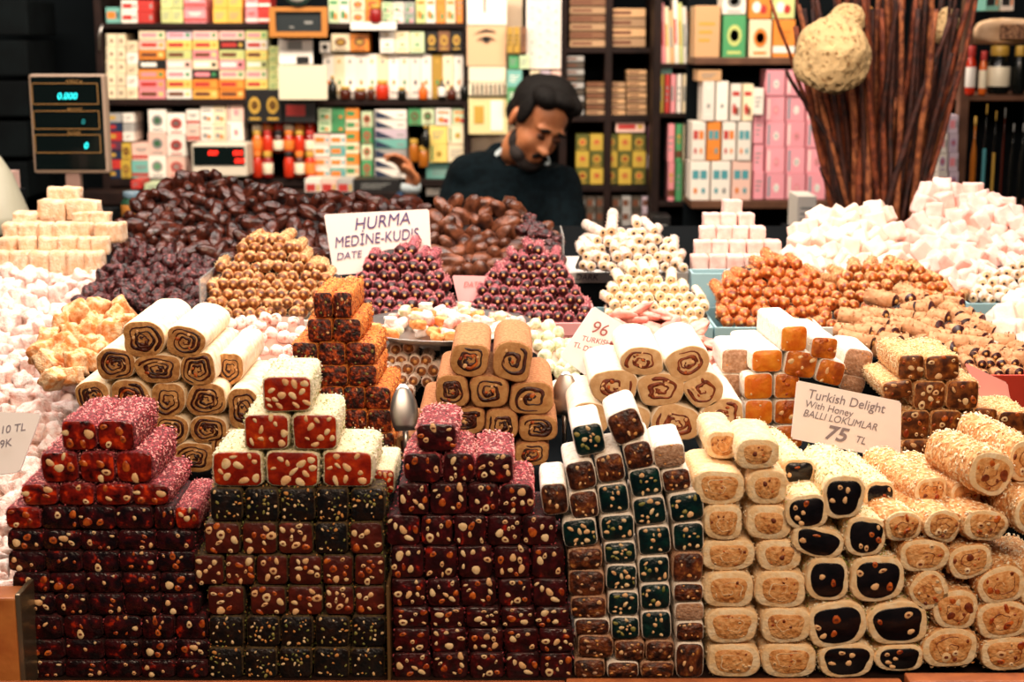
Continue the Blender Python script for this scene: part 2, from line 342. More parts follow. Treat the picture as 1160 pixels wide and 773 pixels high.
CNT = {}
def sweet(kind, x0, x1, y0, y1, Y, name, label, cat, group=None, rot=0, yaw=0, lscale=1, pitch=0):
    """one cut bar or roll: its cut face fills this rectangle of the plane y = Y and its length runs back from there"""
    vs, W, H, L = KINDS[kind]; i = CNT.get(kind, 0); CNT[kind] = i + 1
    b, f, sm = vs[(i * 5 + 3) % len(vs)] if len(vs) % 5 else vs[(i * 3 + 1) % len(vs)]
    t, bt = P((x0 + x1) / 2, y0, Y), P((x0 + x1) / 2, y1, Y); h = t.z - bt.z
    wd = (x1 - x0) * depth((y0 + y1) / 2, Y) / F
    o = link(name, b, None, (t + bt) / 2, (R(pitch), -R(rot), -R(yaw)), (wd / W, lscale, h / H))
    tag(o, label, cat, group); cf = link('cut_face', f, o)
    if sm: link(sm[0], sm[1], cf)
    return o
# ------------------------------------------------------------------ the place: walls, floor, counter
darkw = mat('dark_shop_paint', '#080d10', '#0c1216', 3, .9, spec=.1)
wood = mat('counter_wood', '#b0602c', '#8f4820', 40, .5, bump=.3, bscale=80)
woodL = mat('side_box_wood', '#c47a3a', '#a85c28', 30, .5, bump=.4, bscale=80)
shelfm = mat('dark_shelf_wood', '#180c0a', '#241410', 20, .6, spec=.2)
shelfb = mat('shelf_brown_wood', '#6b4630', '#553422', 20, .5)
steel = mat('polished_steel', '#b8b4b0', rough=.36, metal=1)
whitep = mat('white_plastic', '#e8e2da', rough=.4); bluep = mat('pale_blue_plastic', '#8fb4bc', '#9dc0c6', 8, .4); pinkp = mat('pink_plastic', '#e8a4a4', rough=.4)
redp = mat('red_plastic', '#c8402e', rough=.35)
struct(box_obj('floor', -3.5, 3.5, -1.2, 6, -.05, 0, mat('floor_tile', '#3a342e', '#2c2824', 4, .6)))
struct(box_obj('wall_back', -3.5, 3.5, 5.35, 5.5, 0, 3.6, darkw))
struct(box_obj('wall_left', -3.6, -3.5, -1.2, 5.5, 0, 3.6, darkw))
struct(box_obj('wall_right', 3.5, 3.6, -1.2, 5.5, 0, 3.6, darkw))
struct(box_obj('ceiling', -3.5, 3.5, -1.2, 5.5, 3.6, 3.7, darkw))

zb = P(0, 768, 1.2).z
ct = link('stall_counter', None, None, (0, 1.6, 0)); tag(ct, 'stepped wooden market counter holding all the sweets', 'counter')
ct.empty_display_size = .1
def cpart(n, x0, x1, y0, y1, z0, z1, m, bev=.002):
    o = box_obj(n, x0, x1, y0 - 1.6, y1 - 1.6, z0, z1, m, ct, bev); return o
TZ = {1: zb, 2: 1.15, 3: 1.222, 4: 1.262}
cpart('base_cabinet', -1.0, 1.0, 1.24, 2.75, 0, zb - .03, wood)
cpart('front_step', -1.0, 1.0, 1.14, 1.405, zb - .03, zb, mat('dark_tray', '#2a1710', '#1c100c', 30, .5))
cpart('side_step', -1.0, -.476, 1.405, 1.76, zb - .03, zb, darkw)
cpart('middle_step', -.475, 1.0, 1.405, 1.76, zb - .03, TZ[2], darkw)
cpart('upper_step', -1.0, 1.0, 1.76, 2.08, zb - .03, TZ[3], darkw)
cpart('rear_ledge', -1.1, 1.1, 2.755, 3.2, 0, TZ[4] - .3, darkw)
cpart('top_step', -1.1, 1.1, 2.08, 2.75, zb - .03, TZ[4], darkw)
pa = P(0, 766, 1.155).z
for a, b, top in ((-.7, P(640, 766, 1.15).x, 770.5), (P(641, 766, 1.15).x, P(1019, 766, 1.15).x, 768), (P(1023, 766, 1.15).x, .75, 762)):
    cpart('front_board', a, b, 1.130, 1.148, P(0, top, 1.148).z - .09, P(0, top, 1.148).z, wood, .0015)
sb = link('side_box', None, None, P(5, 772, 1.17)); sb.location.z = zb
xl = P(19, 700, 1.17).x; zt = P(0, 678, 1.17).z
b_ = bmesh.new(); box(b_, -.12 - 0, xl - sb.location.x, 0, .03, 0, zt - zb, 0, .002); link('front_panel', mesh_of(b_, 'front_panel', [woodL], False), sb)
b_ = bmesh.new(); box(b_, xl - sb.location.x, xl - sb.location.x + .0045, -.002, .12, 0, zt - zb + .004, 0, .001); link('metal_edge', mesh_of(b_, 'metal_edge', [mat('dull_metal', '#8a7a64', rough=.35, metal=.7)], False), sb)
tag(sb, 'orange wooden box at the edge of the stall beside the pomegranate bars', 'box')
dv = box_obj('tray_divider', P(438, 700, 1.19).x, P(441.5, 700, 1.19).x, 1.19, 1.28, zb, P(0, 664, 1.19).z, mat('brass_edge', '#8a6a44', rough=.4, metal=.6), None, .0004)
tag(dv, 'thin metal divider between the red-topped stack and the rose stack', 'divider')

# ------------------------------------------------------------------ front stacks of cut bars, row by row from the top
def stack(rows, Y, name, desc, where, cat, group, back=.0, y_from_bottom=True, **kw):
    n = len(rows)
    for r, row in enumerate(rows):
        Yr = Y + back * (n - 1 - r)
        for c, e in enumerate(sorted(row['i'], key=lambda q: q[0])):
            x0, x1 = e[0], e[1]; y0 = e[2] if len(e) > 3 else row['y'][0]; y1 = e[3] if len(e) > 3 else row['y'][1]
            k = e[4] if len(e) > 4 else (e[2] if len(e) == 3 else row['k']); rot = e[5] if len(e) > 5 else row.get('rot', 0)
            ex = e[6] if len(e) > 6 else {}
            d = desc[k] if isinstance(desc, dict) else desc
            if len(row['i']) > 1: lab = f"{d}, {ORD[c + 1]} from left in {ORD[r + 1]} row, {where}"
            else: lab = f"{d}, alone in {ORD[r + 1]} row, {where}"
            j = JR.uniform(-.6, .6)
            sweet(k, x0 + .4 + j * .5, x1 - .4 + j * .5, y0 + .2, y1 - .1, Yr + ex.get('dY', 0) + JR.uniform(-.0012, .0012), name, lab, cat, group, rot + JR.uniform(-1.2, 1.2), ex.get('yaw', 0) + JR.uniform(-1.5, 1.5), ex.get('L', kw.get('L', 1)), ex.get('pitch', 0))
JR = random.Random(5)
# 1 pomegranate stack
def rr(y0, y1, xs, k=None, **e):
    d = {'y': (y0, y1), 'i': [(a, b) for a, b in xs]}; d['k'] = k; d.update(e); return d
pom = [
 rr(476, 511, [(69, 110), (110, 153)], 'pomegranate'),
 rr(512, 547, [(46, 89), (90, 131), (131, 174)], 'pomegranate'),
 rr(548, 573, [(24, 66), (66, 108), (108, 149), (150, 192)], 'pomegranate'),
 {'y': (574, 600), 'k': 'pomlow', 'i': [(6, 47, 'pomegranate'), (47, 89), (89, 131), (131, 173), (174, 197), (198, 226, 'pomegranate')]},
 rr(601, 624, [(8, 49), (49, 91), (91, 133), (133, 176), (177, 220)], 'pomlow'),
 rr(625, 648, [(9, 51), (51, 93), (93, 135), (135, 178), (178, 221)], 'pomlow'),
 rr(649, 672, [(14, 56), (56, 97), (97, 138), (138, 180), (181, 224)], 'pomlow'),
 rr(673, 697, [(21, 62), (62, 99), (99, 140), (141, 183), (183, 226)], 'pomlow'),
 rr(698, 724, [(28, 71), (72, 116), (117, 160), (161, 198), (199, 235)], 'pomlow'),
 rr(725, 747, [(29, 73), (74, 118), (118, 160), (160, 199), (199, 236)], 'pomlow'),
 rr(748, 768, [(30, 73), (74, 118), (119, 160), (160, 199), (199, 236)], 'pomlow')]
stack(pom, 1.2, 'lokum_bar', {'pomegranate': 'pink-shredded pomegranate bar', 'pomlow': 'dark red pomegranate bar'}, 'stack by wooden box', 'turkish delight', 'pomegranate bars stacked by the wooden box', .0012)
# 2 red bars with pistachio coat over dark bars
g = 'red'
redst = [
 rr(426, 467, [(297, 354)], 'red'),
 rr(469, 510, [(276, 328), (331, 383)], 'red', rot=1),
 rr(511, 552, [(240, 298), (301, 362), (365, 423)], 'red'),
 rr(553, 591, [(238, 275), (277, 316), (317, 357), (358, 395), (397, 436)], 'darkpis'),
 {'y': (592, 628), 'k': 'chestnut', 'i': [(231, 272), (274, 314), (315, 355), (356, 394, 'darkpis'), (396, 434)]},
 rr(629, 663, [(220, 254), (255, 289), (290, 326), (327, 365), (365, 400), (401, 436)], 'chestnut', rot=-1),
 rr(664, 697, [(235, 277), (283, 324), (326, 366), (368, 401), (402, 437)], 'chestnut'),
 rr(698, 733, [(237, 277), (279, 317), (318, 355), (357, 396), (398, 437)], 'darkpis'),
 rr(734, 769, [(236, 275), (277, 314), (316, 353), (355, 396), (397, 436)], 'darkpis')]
stack(redst, 1.2, 'lokum_bar', {'red': 'large red nut bar with pistachio coat', 'darkpis': 'blackish bar flecked with pistachio', 'chestnut': 'red-brown bar full of hazelnuts'}, 'red-topped stack', 'turkish delight', 'bars of the red-topped stack', .0012)
sweet('red', 416, 447, 532, 560, 1.235, 'lokum_bar', 'pale pistachio-coated bar tucked behind the shoulder of the red-topped stack', 'turkish delight', 'bars of the red-topped stack')
# 3 rose stack
rosest = [
 rr(480, 511, [(471, 517)], 'rose'),
 rr(513, 547, [(457, 500), (502, 538), (539, 582)], 'rose'),
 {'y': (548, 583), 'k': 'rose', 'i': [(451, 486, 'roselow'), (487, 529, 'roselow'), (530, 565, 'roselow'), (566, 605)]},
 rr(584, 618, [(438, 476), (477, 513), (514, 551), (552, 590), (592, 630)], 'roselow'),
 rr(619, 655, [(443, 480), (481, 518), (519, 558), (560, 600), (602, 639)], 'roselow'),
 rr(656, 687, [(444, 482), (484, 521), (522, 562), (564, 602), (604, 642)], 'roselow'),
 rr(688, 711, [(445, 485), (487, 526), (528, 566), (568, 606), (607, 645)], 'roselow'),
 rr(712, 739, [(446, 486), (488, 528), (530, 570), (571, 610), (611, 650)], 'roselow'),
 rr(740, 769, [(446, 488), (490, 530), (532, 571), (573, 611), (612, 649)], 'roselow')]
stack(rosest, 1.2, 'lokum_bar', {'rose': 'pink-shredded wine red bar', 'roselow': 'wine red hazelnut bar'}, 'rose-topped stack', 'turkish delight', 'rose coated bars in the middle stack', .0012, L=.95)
# 4 powdered green and brown stack
D = {'brownpow': 'sugar-dusted brown bar', 'green': 'sugar-dusted green nut bar', 'powdered': 'bar with wholly powdered face', 'tanlow': 'tan powdered nut bar'}
b, gr, pw, tl = 'brownpow', 'green', 'powdered', 'tanlow'
mixst = [
 {'y': (0, 0), 'i': [(649, 685, 480, 516, gr, 12), (690, 729, 464, 502, b, 22)]},
 {'y': (0, 0), 'i': [(641, 675, 522, 556, b, 12), (675, 708, 514, 547, b, 12), (707, 740, 500, 532, b, 14), (740, 777, 503, 530, pw, 8)]},
 {'y': (0, 0), 'i': [(613, 644, 547, 584, b, 8), (645, 678, 556, 588, b, 8), (678, 713, 548, 582, gr, 8), (713, 750, 530, 563, gr, 10), (750, 783, 531, 557, b, 8)]},
 {'y': (0, 0), 'i': [(637, 677, 588, 620, gr, 8), (680, 719, 583, 613, gr, 5), (717, 755, 563, 595, gr, 8), (758, 798, 558, 591, gr, 8)]},
 {'y': (0, 0), 'i': [(643, 683, 621, 646, tl, 4), (684, 721, 614, 639, gr, 3), (722, 760, 596, 629, gr, 5), (762, 798, 592, 625, gr, 3)]},
 {'y': (0, 0), 'i': [(643, 685, 646, 676, tl), (686, 722, 640, 669, gr), (723, 759, 630, 661, gr, 3), (761, 797, 626, 660, tl)]},
 {'y': (0, 0), 'i': [(646, 688, 676, 701, tl), (688, 724, 670, 698, gr), (725, 760, 661, 691, gr, 3), (762, 797, 661, 682, b)]},
 {'y': (0, 0), 'i': [(650, 691, 701, 720, b), (692, 725, 699, 725, gr), (726, 761, 692, 725, gr, 2), (764, 798, 683, 704, pw)]},
 {'y': (0, 0), 'i': [(654, 695, 720, 746, tl), (696, 731, 726, 749, tl), (731, 764, 726, 749, tl), (765, 798, 705, 727, b)]},
 {'y': (0, 0), 'i': [(650, 686, 747, 769, tl), (687, 724, 750, 769, b), (725, 764, 750, 769, tl), (765, 798, 728, 769, b)]}]
for q in mixst: q['i'] = [t if len(t) > 5 else (*t, 0) for t in q['i']]
stack(mixst, 1.2, 'lokum_bar', D, 'green stack', 'turkish delight', 'powdered bars of the green stack', .001, L=1.1)
# 5 cream rolls
crst = [
 rr(497, 532, [(833, 883)], 'creamdot'),
 {'y': (533, 572), 'k': 'cream', 'i': [(786, 844), (846, 893, 'creamdot')]},
 {'y': (573, 612), 'k': 'cream', 'i': [(797, 842), (845, 897, 'creamdot')]},
 {'y': (612, 647), 'k': 'cream', 'i': [(795, 855), (857, 909, 'creamdot')]},
 rr(648, 689, [(797, 854), (855, 914)], 'cream'),
 rr(690, 729, [(799, 859), (861, 919)], 'cream'),
 rr(730, 768, [(801, 861), (862, 925)], 'cream')]
stack(crst, 1.2, 'sweet_roll', {'cream': 'thick cream coloured roll slice', 'creamdot': 'cream coloured roll with dark centre'}, 'cream column', 'sweet roll', 'cream rolls beside the green stack', .001)
sweet('cream', 800, 836, 489, 520, 1.235, 'sweet_roll', 'pale roll lying behind the top of the cream column', 'sweet roll', 'cream rolls beside the green stack')
# 6 black-filled rolls
for x0, x1, y0, y1, rot, L, lab in [
 (932, 979, 538, 588, 0, 1.1, 'pistachio roll with black filling, highest one beneath the price card'),
 (890, 938, 560, 600, 5, 1.0, 'black-filled pistachio roll with one nut next to the cream column'),
 (896, 957, 598, 631, -14, .8, 'squashed flat black-filled roll above the square one'),
 (957, 1004, 586, 630, -5, .9, 'black-filled roll with three nuts above the large round one'),
 (913, 962, 632, 681, 0, .9, 'squarish black-filled roll with two nuts'),
 (963, 1025, 631, 682, 0, .9, 'large round black-filled roll studded with seven nuts'),
 (916, 981, 682, 734, 8, .9, 'wide black-filled roll next to the cream column, second row up'),
 (984, 1051, 682, 731, 6, .9, 'wide black-filled roll below the large round one'),
 (928, 990, 729, 768, 0, .9, 'oval black-filled roll in the bottom row over the board joint'),
 (992, 1046, 731, 761, 0, .9, 'small flattened black-filled roll in the bottom row')]:
    sweet('black', x0, x1, y0, y1, 1.2, 'sweet_roll', lab, 'sweet roll', 'black filled rolls', rot, 0, L)
for x0, x1, y0, y1, L, yaw, lab in [(885, 925, 520, 552, 1.2, -6, 'pale pistachio roll lying behind the black-filled ones under the card'), (978, 1015, 545, 585, 1.1, -6, 'pistachio-crusted roll wedged between black-filled and nutty rolls')]:
    sweet('black', x0, x1, y0, y1, 1.24, 'sweet_roll', lab, 'sweet roll', 'black filled rolls', 0, yaw, L)
# 7 nut crusted rolls
for x0, x1, y0, y1, rot, L, yaw, Y, lab in [
 (1094, 1152, 513, 560, -22, .75, -14, 1.215, 'topmost nut-crusted roll with a swirled face near the red sign'),
 (1000, 1047, 580, 613, 0, 1.5, -10, 1.2, 'long nut-crusted roll with pale oval face beside the black ones'),
 (1046, 1091, 578, 614, -25, 1.4, -12, 1.2, 'long tilted nut-crusted roll, second along the upper layer'),
 (1088, 1146, 578, 613, -12, 1.3, -14, 1.2, 'long nut-crusted roll with a wide face, third along the upper layer'),
 (1148, 1195, 560, 606, 0, 1.1, -10, 1.2, 'nut-crusted roll cut off by the picture edge in the upper layer'),
 (1019, 1075, 611, 649, 0, .9, 0, 1.2, 'nut-crusted roll with dark gap in its filling'),
 (1073, 1125, 618, 655, 14, .9, 0, 1.2, 'nut-crusted roll with smooth tan face tilted upward'),
 (1108, 1162, 642, 685, 14, .9, 0, 1.2, 'round nut-crusted roll with layered rim near the edge'),
 (1157, 1200, 645, 690, 0, .9, 0, 1.2, 'nut-crusted roll barely in view at the edge, middle layer'),
 (1030, 1075, 648, 690, 35, .9, 0, 1.2, 'kidney-shaped nut-crusted roll beside the large round black one'),
 (1056, 1109, 669, 713, 0, .9, 0, 1.2, 'round nut-crusted roll with amber centre'),
 (1105, 1168, 681, 724, 6, .9, 0, 1.2, 'wide nut-crusted roll with dark slits in its filling'),
 (1045, 1108, 712, 757, 0, .9, 0, 1.2, 'nut-crusted roll in bottom row with rings of nuts'),
 (1110, 1176, 722, 760, 0, .9, 0, 1.2, 'last nut-crusted roll in bottom row above the board')]:
    sweet('nutty', x0, x1, y0, y1, Y, 'sweet_roll', lab, 'sweet roll', 'nut crusted rolls', rot, yaw, L)
for x0, x1, y0, y1, yaw, lab in [(1035, 1075, 540, 575, -14, 'nut-crusted roll whose coated back slopes up toward the card'), (1075, 1112, 545, 580, -14, 'nut-crusted roll lying under the topmost swirled one'), (1140, 1185, 500, 545, -10, 'nut-crusted roll behind the topmost one at the edge')]:
    sweet('nutty', x0, x1, y0, y1, 1.235, 'sweet_roll', lab, 'sweet roll', 'nut crusted rolls', 0, yaw, 1.0)

# ------------------------------------------------------------------ middle tier
def listed(kind, Y, name, cat, group, items, L=1, yaw=0):
    for it in items:
        x0, x1, y0, y1, rot, lab = it[:6]; dY = it[6] if len(it) > 6 else 0
        sweet(kind, x0, x1, y0, y1, Y + dY, name, lab, cat, group, rot, yaw, L)
listed('sheet', 1.43, 'sweet_roll', 'sweet roll', 'beige spiral rolls', [
 (138, 187, 364, 405, 0, 'beige spiral roll on top of its pyramid with a clear swirl'),
 (187, 233, 370, 405, -14, 'beige spiral roll on top with folded sheets'),
 (109, 152, 394, 431, 0, 'beige roll with dark clotted filling, first in second row'),
 (153, 205, 401, 435, 0, 'beige roll with wide dark filling, second in second row'),
 (205, 244, 399, 439, 5, 'beige roll with broken dark filling, third in second row'),
 (86, 124, 431, 468, 0, 'beige spiral roll at the outer end of third row'),
 (125, 170, 431, 468, 0, 'beige spiral roll, second in third row'),
 (170, 210, 434, 473, 0, 'squarish beige spiral roll, third in third row'),
 (211, 256, 434, 472, 0, 'tightly wound beige roll, fourth in third row'),
 (257, 295, 440, 487, 0, 'tall beige roll at the end of third row beside red bars'),
 (174, 214, 471, 504, 0, 'beige spiral roll just above pomegranate bars, fourth row'),
 (215, 256, 471, 503, 0, 'beige roll with heart-shaped swirl, fourth row'),
 (198, 242, 501, 536, 0, 'beige roll with dark ring half hidden by pomegranate bars'),
 (240, 281, 488, 524, 20, 'beige roll wedged beside red bars, lowest row'),
 (132, 173, 469, 503, 0, 'beige spiral roll mostly hidden behind pomegranate bars, fourth row'),
 (92, 131, 469, 503, 0, 'beige spiral roll hidden low behind top pomegranate bar'),
 (244, 276, 400, 436, 0, 'floury beige roll set back beside third row top', .03),
 ], 1.0, 0)
rws = [(331, 360, [(355, 377), (377, 399)]), (361, 387, [(348, 376), (377, 409)]), (388, 414, [(331, 360), (361, 391), (392, 426)]),
       (414, 438, [(332, 362), (363, 394), (395, 427)]), (438, 464, [(334, 362), (363, 389), (389, 413), (414, 443)]), (464, 490, [(336, 362), (362, 389), (390, 416), (417, 444)]), (490, 518, [(338, 364), (364, 392), (393, 419), (420, 447)])]
for r, (y0, y1, xs) in enumerate(rws):
    for c, (a, b2) in enumerate(xs):
        sweet('saffron', a, b2, y0, y1, 1.43 + .001 * (6 - r), 'lokum_cube', f"saffron-floss coated dark cube, {ORD[c + 1]} from left in {ORD[r + 1]} row of orange tower", 'turkish delight', 'saffron coated cubes', JR.uniform(-2, 2), 2)
listed('cinnamon', 1.43, 'sweet_roll', 'sweet roll', 'cinnamon dusted rolls', [
 (510, 554, 389, 427, -6, 'cinnamon-dusted roll at top nearer the saffron tower'),
 (558, 603, 387, 432, -10, 'cinnamon-dusted roll at top with square swirl'),
 (493, 531, 425, 462, 0, 'cinnamon-dusted roll in second row with a dark bar in its filling'),
 (532, 576, 426, 462, 0, 'cinnamon-dusted roll in the centre of second row'),
 (577, 628, 433, 470, 0, 'wide cinnamon-dusted roll at the end of second row'),
 (508, 549, 462, 493, 0, 'cinnamon-dusted roll behind the topmost rose bar'),
 (549, 587, 464, 500, 0, 'cinnamon-dusted roll, second in third row'),
 (588, 631, 470, 501, 0, 'cinnamon-dusted roll, third in third row with thick dark swirl'),
 (583, 622, 501, 528, 0, 'cinnamon-dusted roll low between rose and green stacks'),
 (545, 582, 500, 528, 0, 'cinnamon-dusted roll hidden behind the wide rose bars'),
 (448, 474, 493, 522, 0, 'cinnamon-dusted roll low beside saffron tower and metal scoop'),
 (474, 510, 462, 498, 0, 'cinnamon-dusted roll low behind the rose stack peak')], .95)
listed('white', 1.41, 'sweet_roll', 'sweet roll', 'white swirled rolls', [
 (703, 752, 393, 426, 0, 'white roll with oval red swirl at the top beside the price sign'),
 (753, 805, 393, 431, 22, 'white roll at top tilted with nuts in its swirl'),
 (669, 722, 418, 458, 0, 'white roll with dark swirl in second row next to the sign'),
 (721, 776, 423, 460, 3, 'white roll with two nuts in its swirl, middle of second row'),
 (776, 819, 422, 462, 30, 'white roll with curly thin swirl at end of second row'),
 (738, 793, 458, 500, -8, 'white roll behind the shoulder of the green stack'),
 (794, 843, 452, 489, 10, 'white roll with flat orange swirl above the cream column'),
 (690, 737, 460, 500, 0, 'white roll mostly hidden behind the green stack peak'),
 (645, 689, 456, 492, 0, 'white roll peeking out beside the topmost green bar'),
 (793, 838, 489, 520, 0, 'white roll low behind the cream column')], 1.0)
listed('orange', 1.5, 'lokum_cube', 'turkish delight', 'white coated orange cubes', [
 (884, 915, 369, 399, 0, 'bright orange cube on top of its pile'),
 (851, 887, 396, 422, 0, 'smooth orange cube in second row'),
 (842, 876, 423, 453, 2, 'smooth orange cube in third row'),
 (843, 876, 453, 482, 0, 'orange cube in fourth row with pale nuts'),
 (844, 876, 482, 508, 0, 'orange cube at the bottom near the cream column')], 1.2, -4)
listed('amber', 1.5, 'lokum_cube', 'turkish delight', 'white coated orange cubes', [
 (918, 949, 382, 407, -5, 'amber brown cube set second at the top'),
 (888, 926, 398, 428, -10, 'deep amber cube in second row, middle'),
 (925, 957, 408, 436, -15, 'dark nutty amber cube above the price card'),
 (877, 906, 423, 452, 0, 'amber nut cube in third row next to the card'),
 (877, 906, 453, 481, 0, 'amber nut cube in fourth row next to the card'),
 (877, 910, 482, 508, 0, 'amber nut cube low behind the card corner')], 1.2, -4)
listed('powdered', 1.52, 'lokum_cube', 'turkish delight', 'white coated orange cubes', [
 (817, 850, 395, 424, 0, 'white powdered cube at the outer side of the orange pile, upper'),
 (812, 842, 424, 452, 0, 'white powdered cube at the outer side of the orange pile, middle'),
 (812, 842, 452, 486, 0, 'white powdered cube at the outer side of the orange pile, lower'),
 (955, 988, 395, 428, -10, 'peach powdered lump leaning beside the orange pile'),
 (952, 980, 426, 445, -15, 'white powdered lump just above the card edge')], 1.2)
listed('sesame', 1.43, 'lokum_cube', 'turkish delight', 'sesame coated nut cubes', [
 (1017, 1047, 402, 430, 0, 'sesame-coated amber cube at top, first'),
 (1048, 1087, 402, 431, 3, 'sesame-coated cube at top with big round nut'),
 (1000, 1034, 431, 452, 8, 'sesame-coated cube sticking out above the card'),
 (1035, 1071, 432, 464, 0, 'sesame-coated nut cube, middle of second row'),
 (1072, 1109, 431, 464, 0, 'sesame-coated cube glowing amber in second row'),
 (1020, 1053, 465, 498, 0, 'sesame-coated nut cube beside the card in third row'),
 (1054, 1089, 465, 498, 0, 'sesame-coated nut cube second in third row'),
 (1101, 1129, 462, 487, -6, 'small sesame-coated cube below the red sign'),
 (1130, 1168, 466, 500, -3, 'sesame-coated cube at the edge of the picture in third row'),
 (1021, 1056, 498, 525, 0, 'sesame-coated cube low beside the card'),
 (1090, 1128, 488, 516, 0, 'sesame-coated cube behind the topmost nutty roll')], 1.05)
# ------------------------------------------------------------------ loose sweets: heaps and small roll piles
def inpoly(x, y, pl):
    c = False; n = len(pl)
    for i in range(n):
        (x1, y1), (x2, y2) = pl[i], pl[(i + 1) % n]
        if (y1 > y) != (y2 > y) and x < (x2 - x1) * (y - y1) / (y2 - y1) + x1: c = not c
    return c
def chunk_mesh(name, rng, m, dims=(1, 1, 1), p=6, amp=.06, cuts=3, fac=None):
    bm = bmesh.new(); bmesh.ops.create_cube(bm, size=2.0); bmesh.ops.subdivide_edges(bm, edges=bm.edges[:], cuts=cuts + 2, use_grid_fill=True)
    off = Vector((rng.uniform(0, 50),) * 3)
    sk = rng.uniform(-.15, .15)
    for v in bm.verts:
        q = v.co; r = (abs(q.x) ** p + abs(q.y) ** p + abs(q.z) ** p) ** (-1 / p); q = q * r
        q *= 1 + amp * noise.noise(q * 1.3 + off) * 2 + .03 * noise.noise(q * 5 + off)
        v.co = Vector((q.x * dims[0] * .5 + sk * q.z * .3, q.y * dims[1] * .5, q.z * dims[2] * .5))
    for f in bm.faces:
        if fac and rng.random() < .0: f.material_index = 1
    return mesh_of(bm, name, [m])
def date_mesh(name, rng, m):
    bm = bmesh.new(); bmesh.ops.create_uvsphere(bm, u_segments=24, v_segments=12, radius=1.0); off = Vector((rng.uniform(0, 50),) * 3)
    for v in bm.verts:
        q = v.co.copy(); a = math.atan2(q.y, q.x)
        wr = 1 + .09 * math.sin(5 * a + 3 * noise.noise(q * 1.5 + off)) * (1 - q.z * q.z) + .12 * noise.noise(q * 2 + off)
        v.co = Vector((q.z * .5 * (1 + .05 * noise.noise(q + off)), q.y * .27 * wr, q.x * .25 * wr + .03 * q.z * q.z))
    return mesh_of(bm, name, [m])
def mini_mesh(name, rng, coat, end, core, L=4.0, fuzz=0, amp=.04, p=2.2, ring=.72, cr=.34):
    """unit diameter small roll, end face at y = 0, length L"""
    bm = bmesh.new(); n = 14; ol = outline(n, p, amp, rng); rings = []
    for y, s in ((0, .86), (.06, 1), (L * .35, 1.02), (L * .7, .98), (L - .06, 1), (L, .85)):
        rings.append([bm.verts.new((v.x * s * (1 + fuzz * rng.uniform(-1, 1)), y + fuzz * rng.uniform(-.3, .3) * (y > 0), v.y * s * (1 + fuzz * rng.uniform(-1, 1)))) for v in ol])
    for a, b in zip(rings, rings[1:]):
        for k in range(n): bm.faces.new((a[k], a[(k + 1) % n], b[(k + 1) % n], b[k]))
    bm.faces.new(rings[-1])
    ra = [bm.verts.new((v.x * ring, -.02, v.y * ring)) for v in ol]
    cx, cz = rng.uniform(-.08, .08), rng.uniform(-.08, .08)
    rb = [bm.verts.new((v.x * cr + cx, -.04, v.y * cr + cz)) for v in ol]; rc = [bm.verts.new((v.x * cr * .8 + cx, -.12, v.y * cr * .8 + cz)) for v in ol]
    for a, b, mi in ((rings[0], ra, 0), (ra, rb, 1), (rb, rc, 2)):
        for k in range(n): bm.faces.new((a[k], b[k], b[(k + 1) % n], a[(k + 1) % n])).material_index = mi
    bm.faces.new(rc[::-1]).material_index = 2
    if fuzz:
        for _ in range(70):
            v = ol[rng.randrange(n)]; y = rng.uniform(0, L); q = Vector((v.x, y, v.y)) * 1; q.y = y
            t = Vector((rng.uniform(-1, 1), rng.uniform(-1, 1), rng.uniform(-1, 1))).normalized() * .12
            u = t.cross(Vector((v.x, 0, v.y))).normalized() * .05; nn = Vector((v.x, 0, v.y)).normalized() * .08
            a, b, c, d = (bm.verts.new(q + t + nn * .3), bm.verts.new(q + u + nn), bm.verts.new(q - t + nn * .3), bm.verts.new(q - u + nn))
            bm.faces.new((a, b, c, d)).material_index = 3 if fuzz > .02 else 0
    bmesh.ops.recalc_face_normals(bm, faces=bm.faces[:])
    return mesh_of(bm, name, [coat, end, core, MATS.get('pink_shred') if 'pink' in name else sesS])
def Yat(poly, Yf, Yb, y):
    ys = [p[1] for p in poly]; t = (max(ys) - y) / (max(ys) - min(ys)); return Yf + (Yb - Yf) * t
def core(name, label, cat, poly, Yf, Yb, m, back=.012, thick=.05):  # m is a darkened colour, painting the shade seen between the sweets
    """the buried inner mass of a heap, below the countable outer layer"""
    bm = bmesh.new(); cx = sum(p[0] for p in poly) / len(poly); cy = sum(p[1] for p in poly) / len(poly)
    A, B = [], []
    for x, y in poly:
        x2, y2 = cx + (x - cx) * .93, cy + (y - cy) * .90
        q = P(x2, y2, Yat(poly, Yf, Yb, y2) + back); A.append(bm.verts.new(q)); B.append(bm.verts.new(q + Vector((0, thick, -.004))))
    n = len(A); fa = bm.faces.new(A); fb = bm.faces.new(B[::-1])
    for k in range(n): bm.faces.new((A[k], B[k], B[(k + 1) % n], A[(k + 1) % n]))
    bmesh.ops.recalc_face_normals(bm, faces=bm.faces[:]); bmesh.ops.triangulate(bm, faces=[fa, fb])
    o = link(name, mesh_of(bm, name, [m], False)); tag(o, label, cat, None, 'stuff'); return o
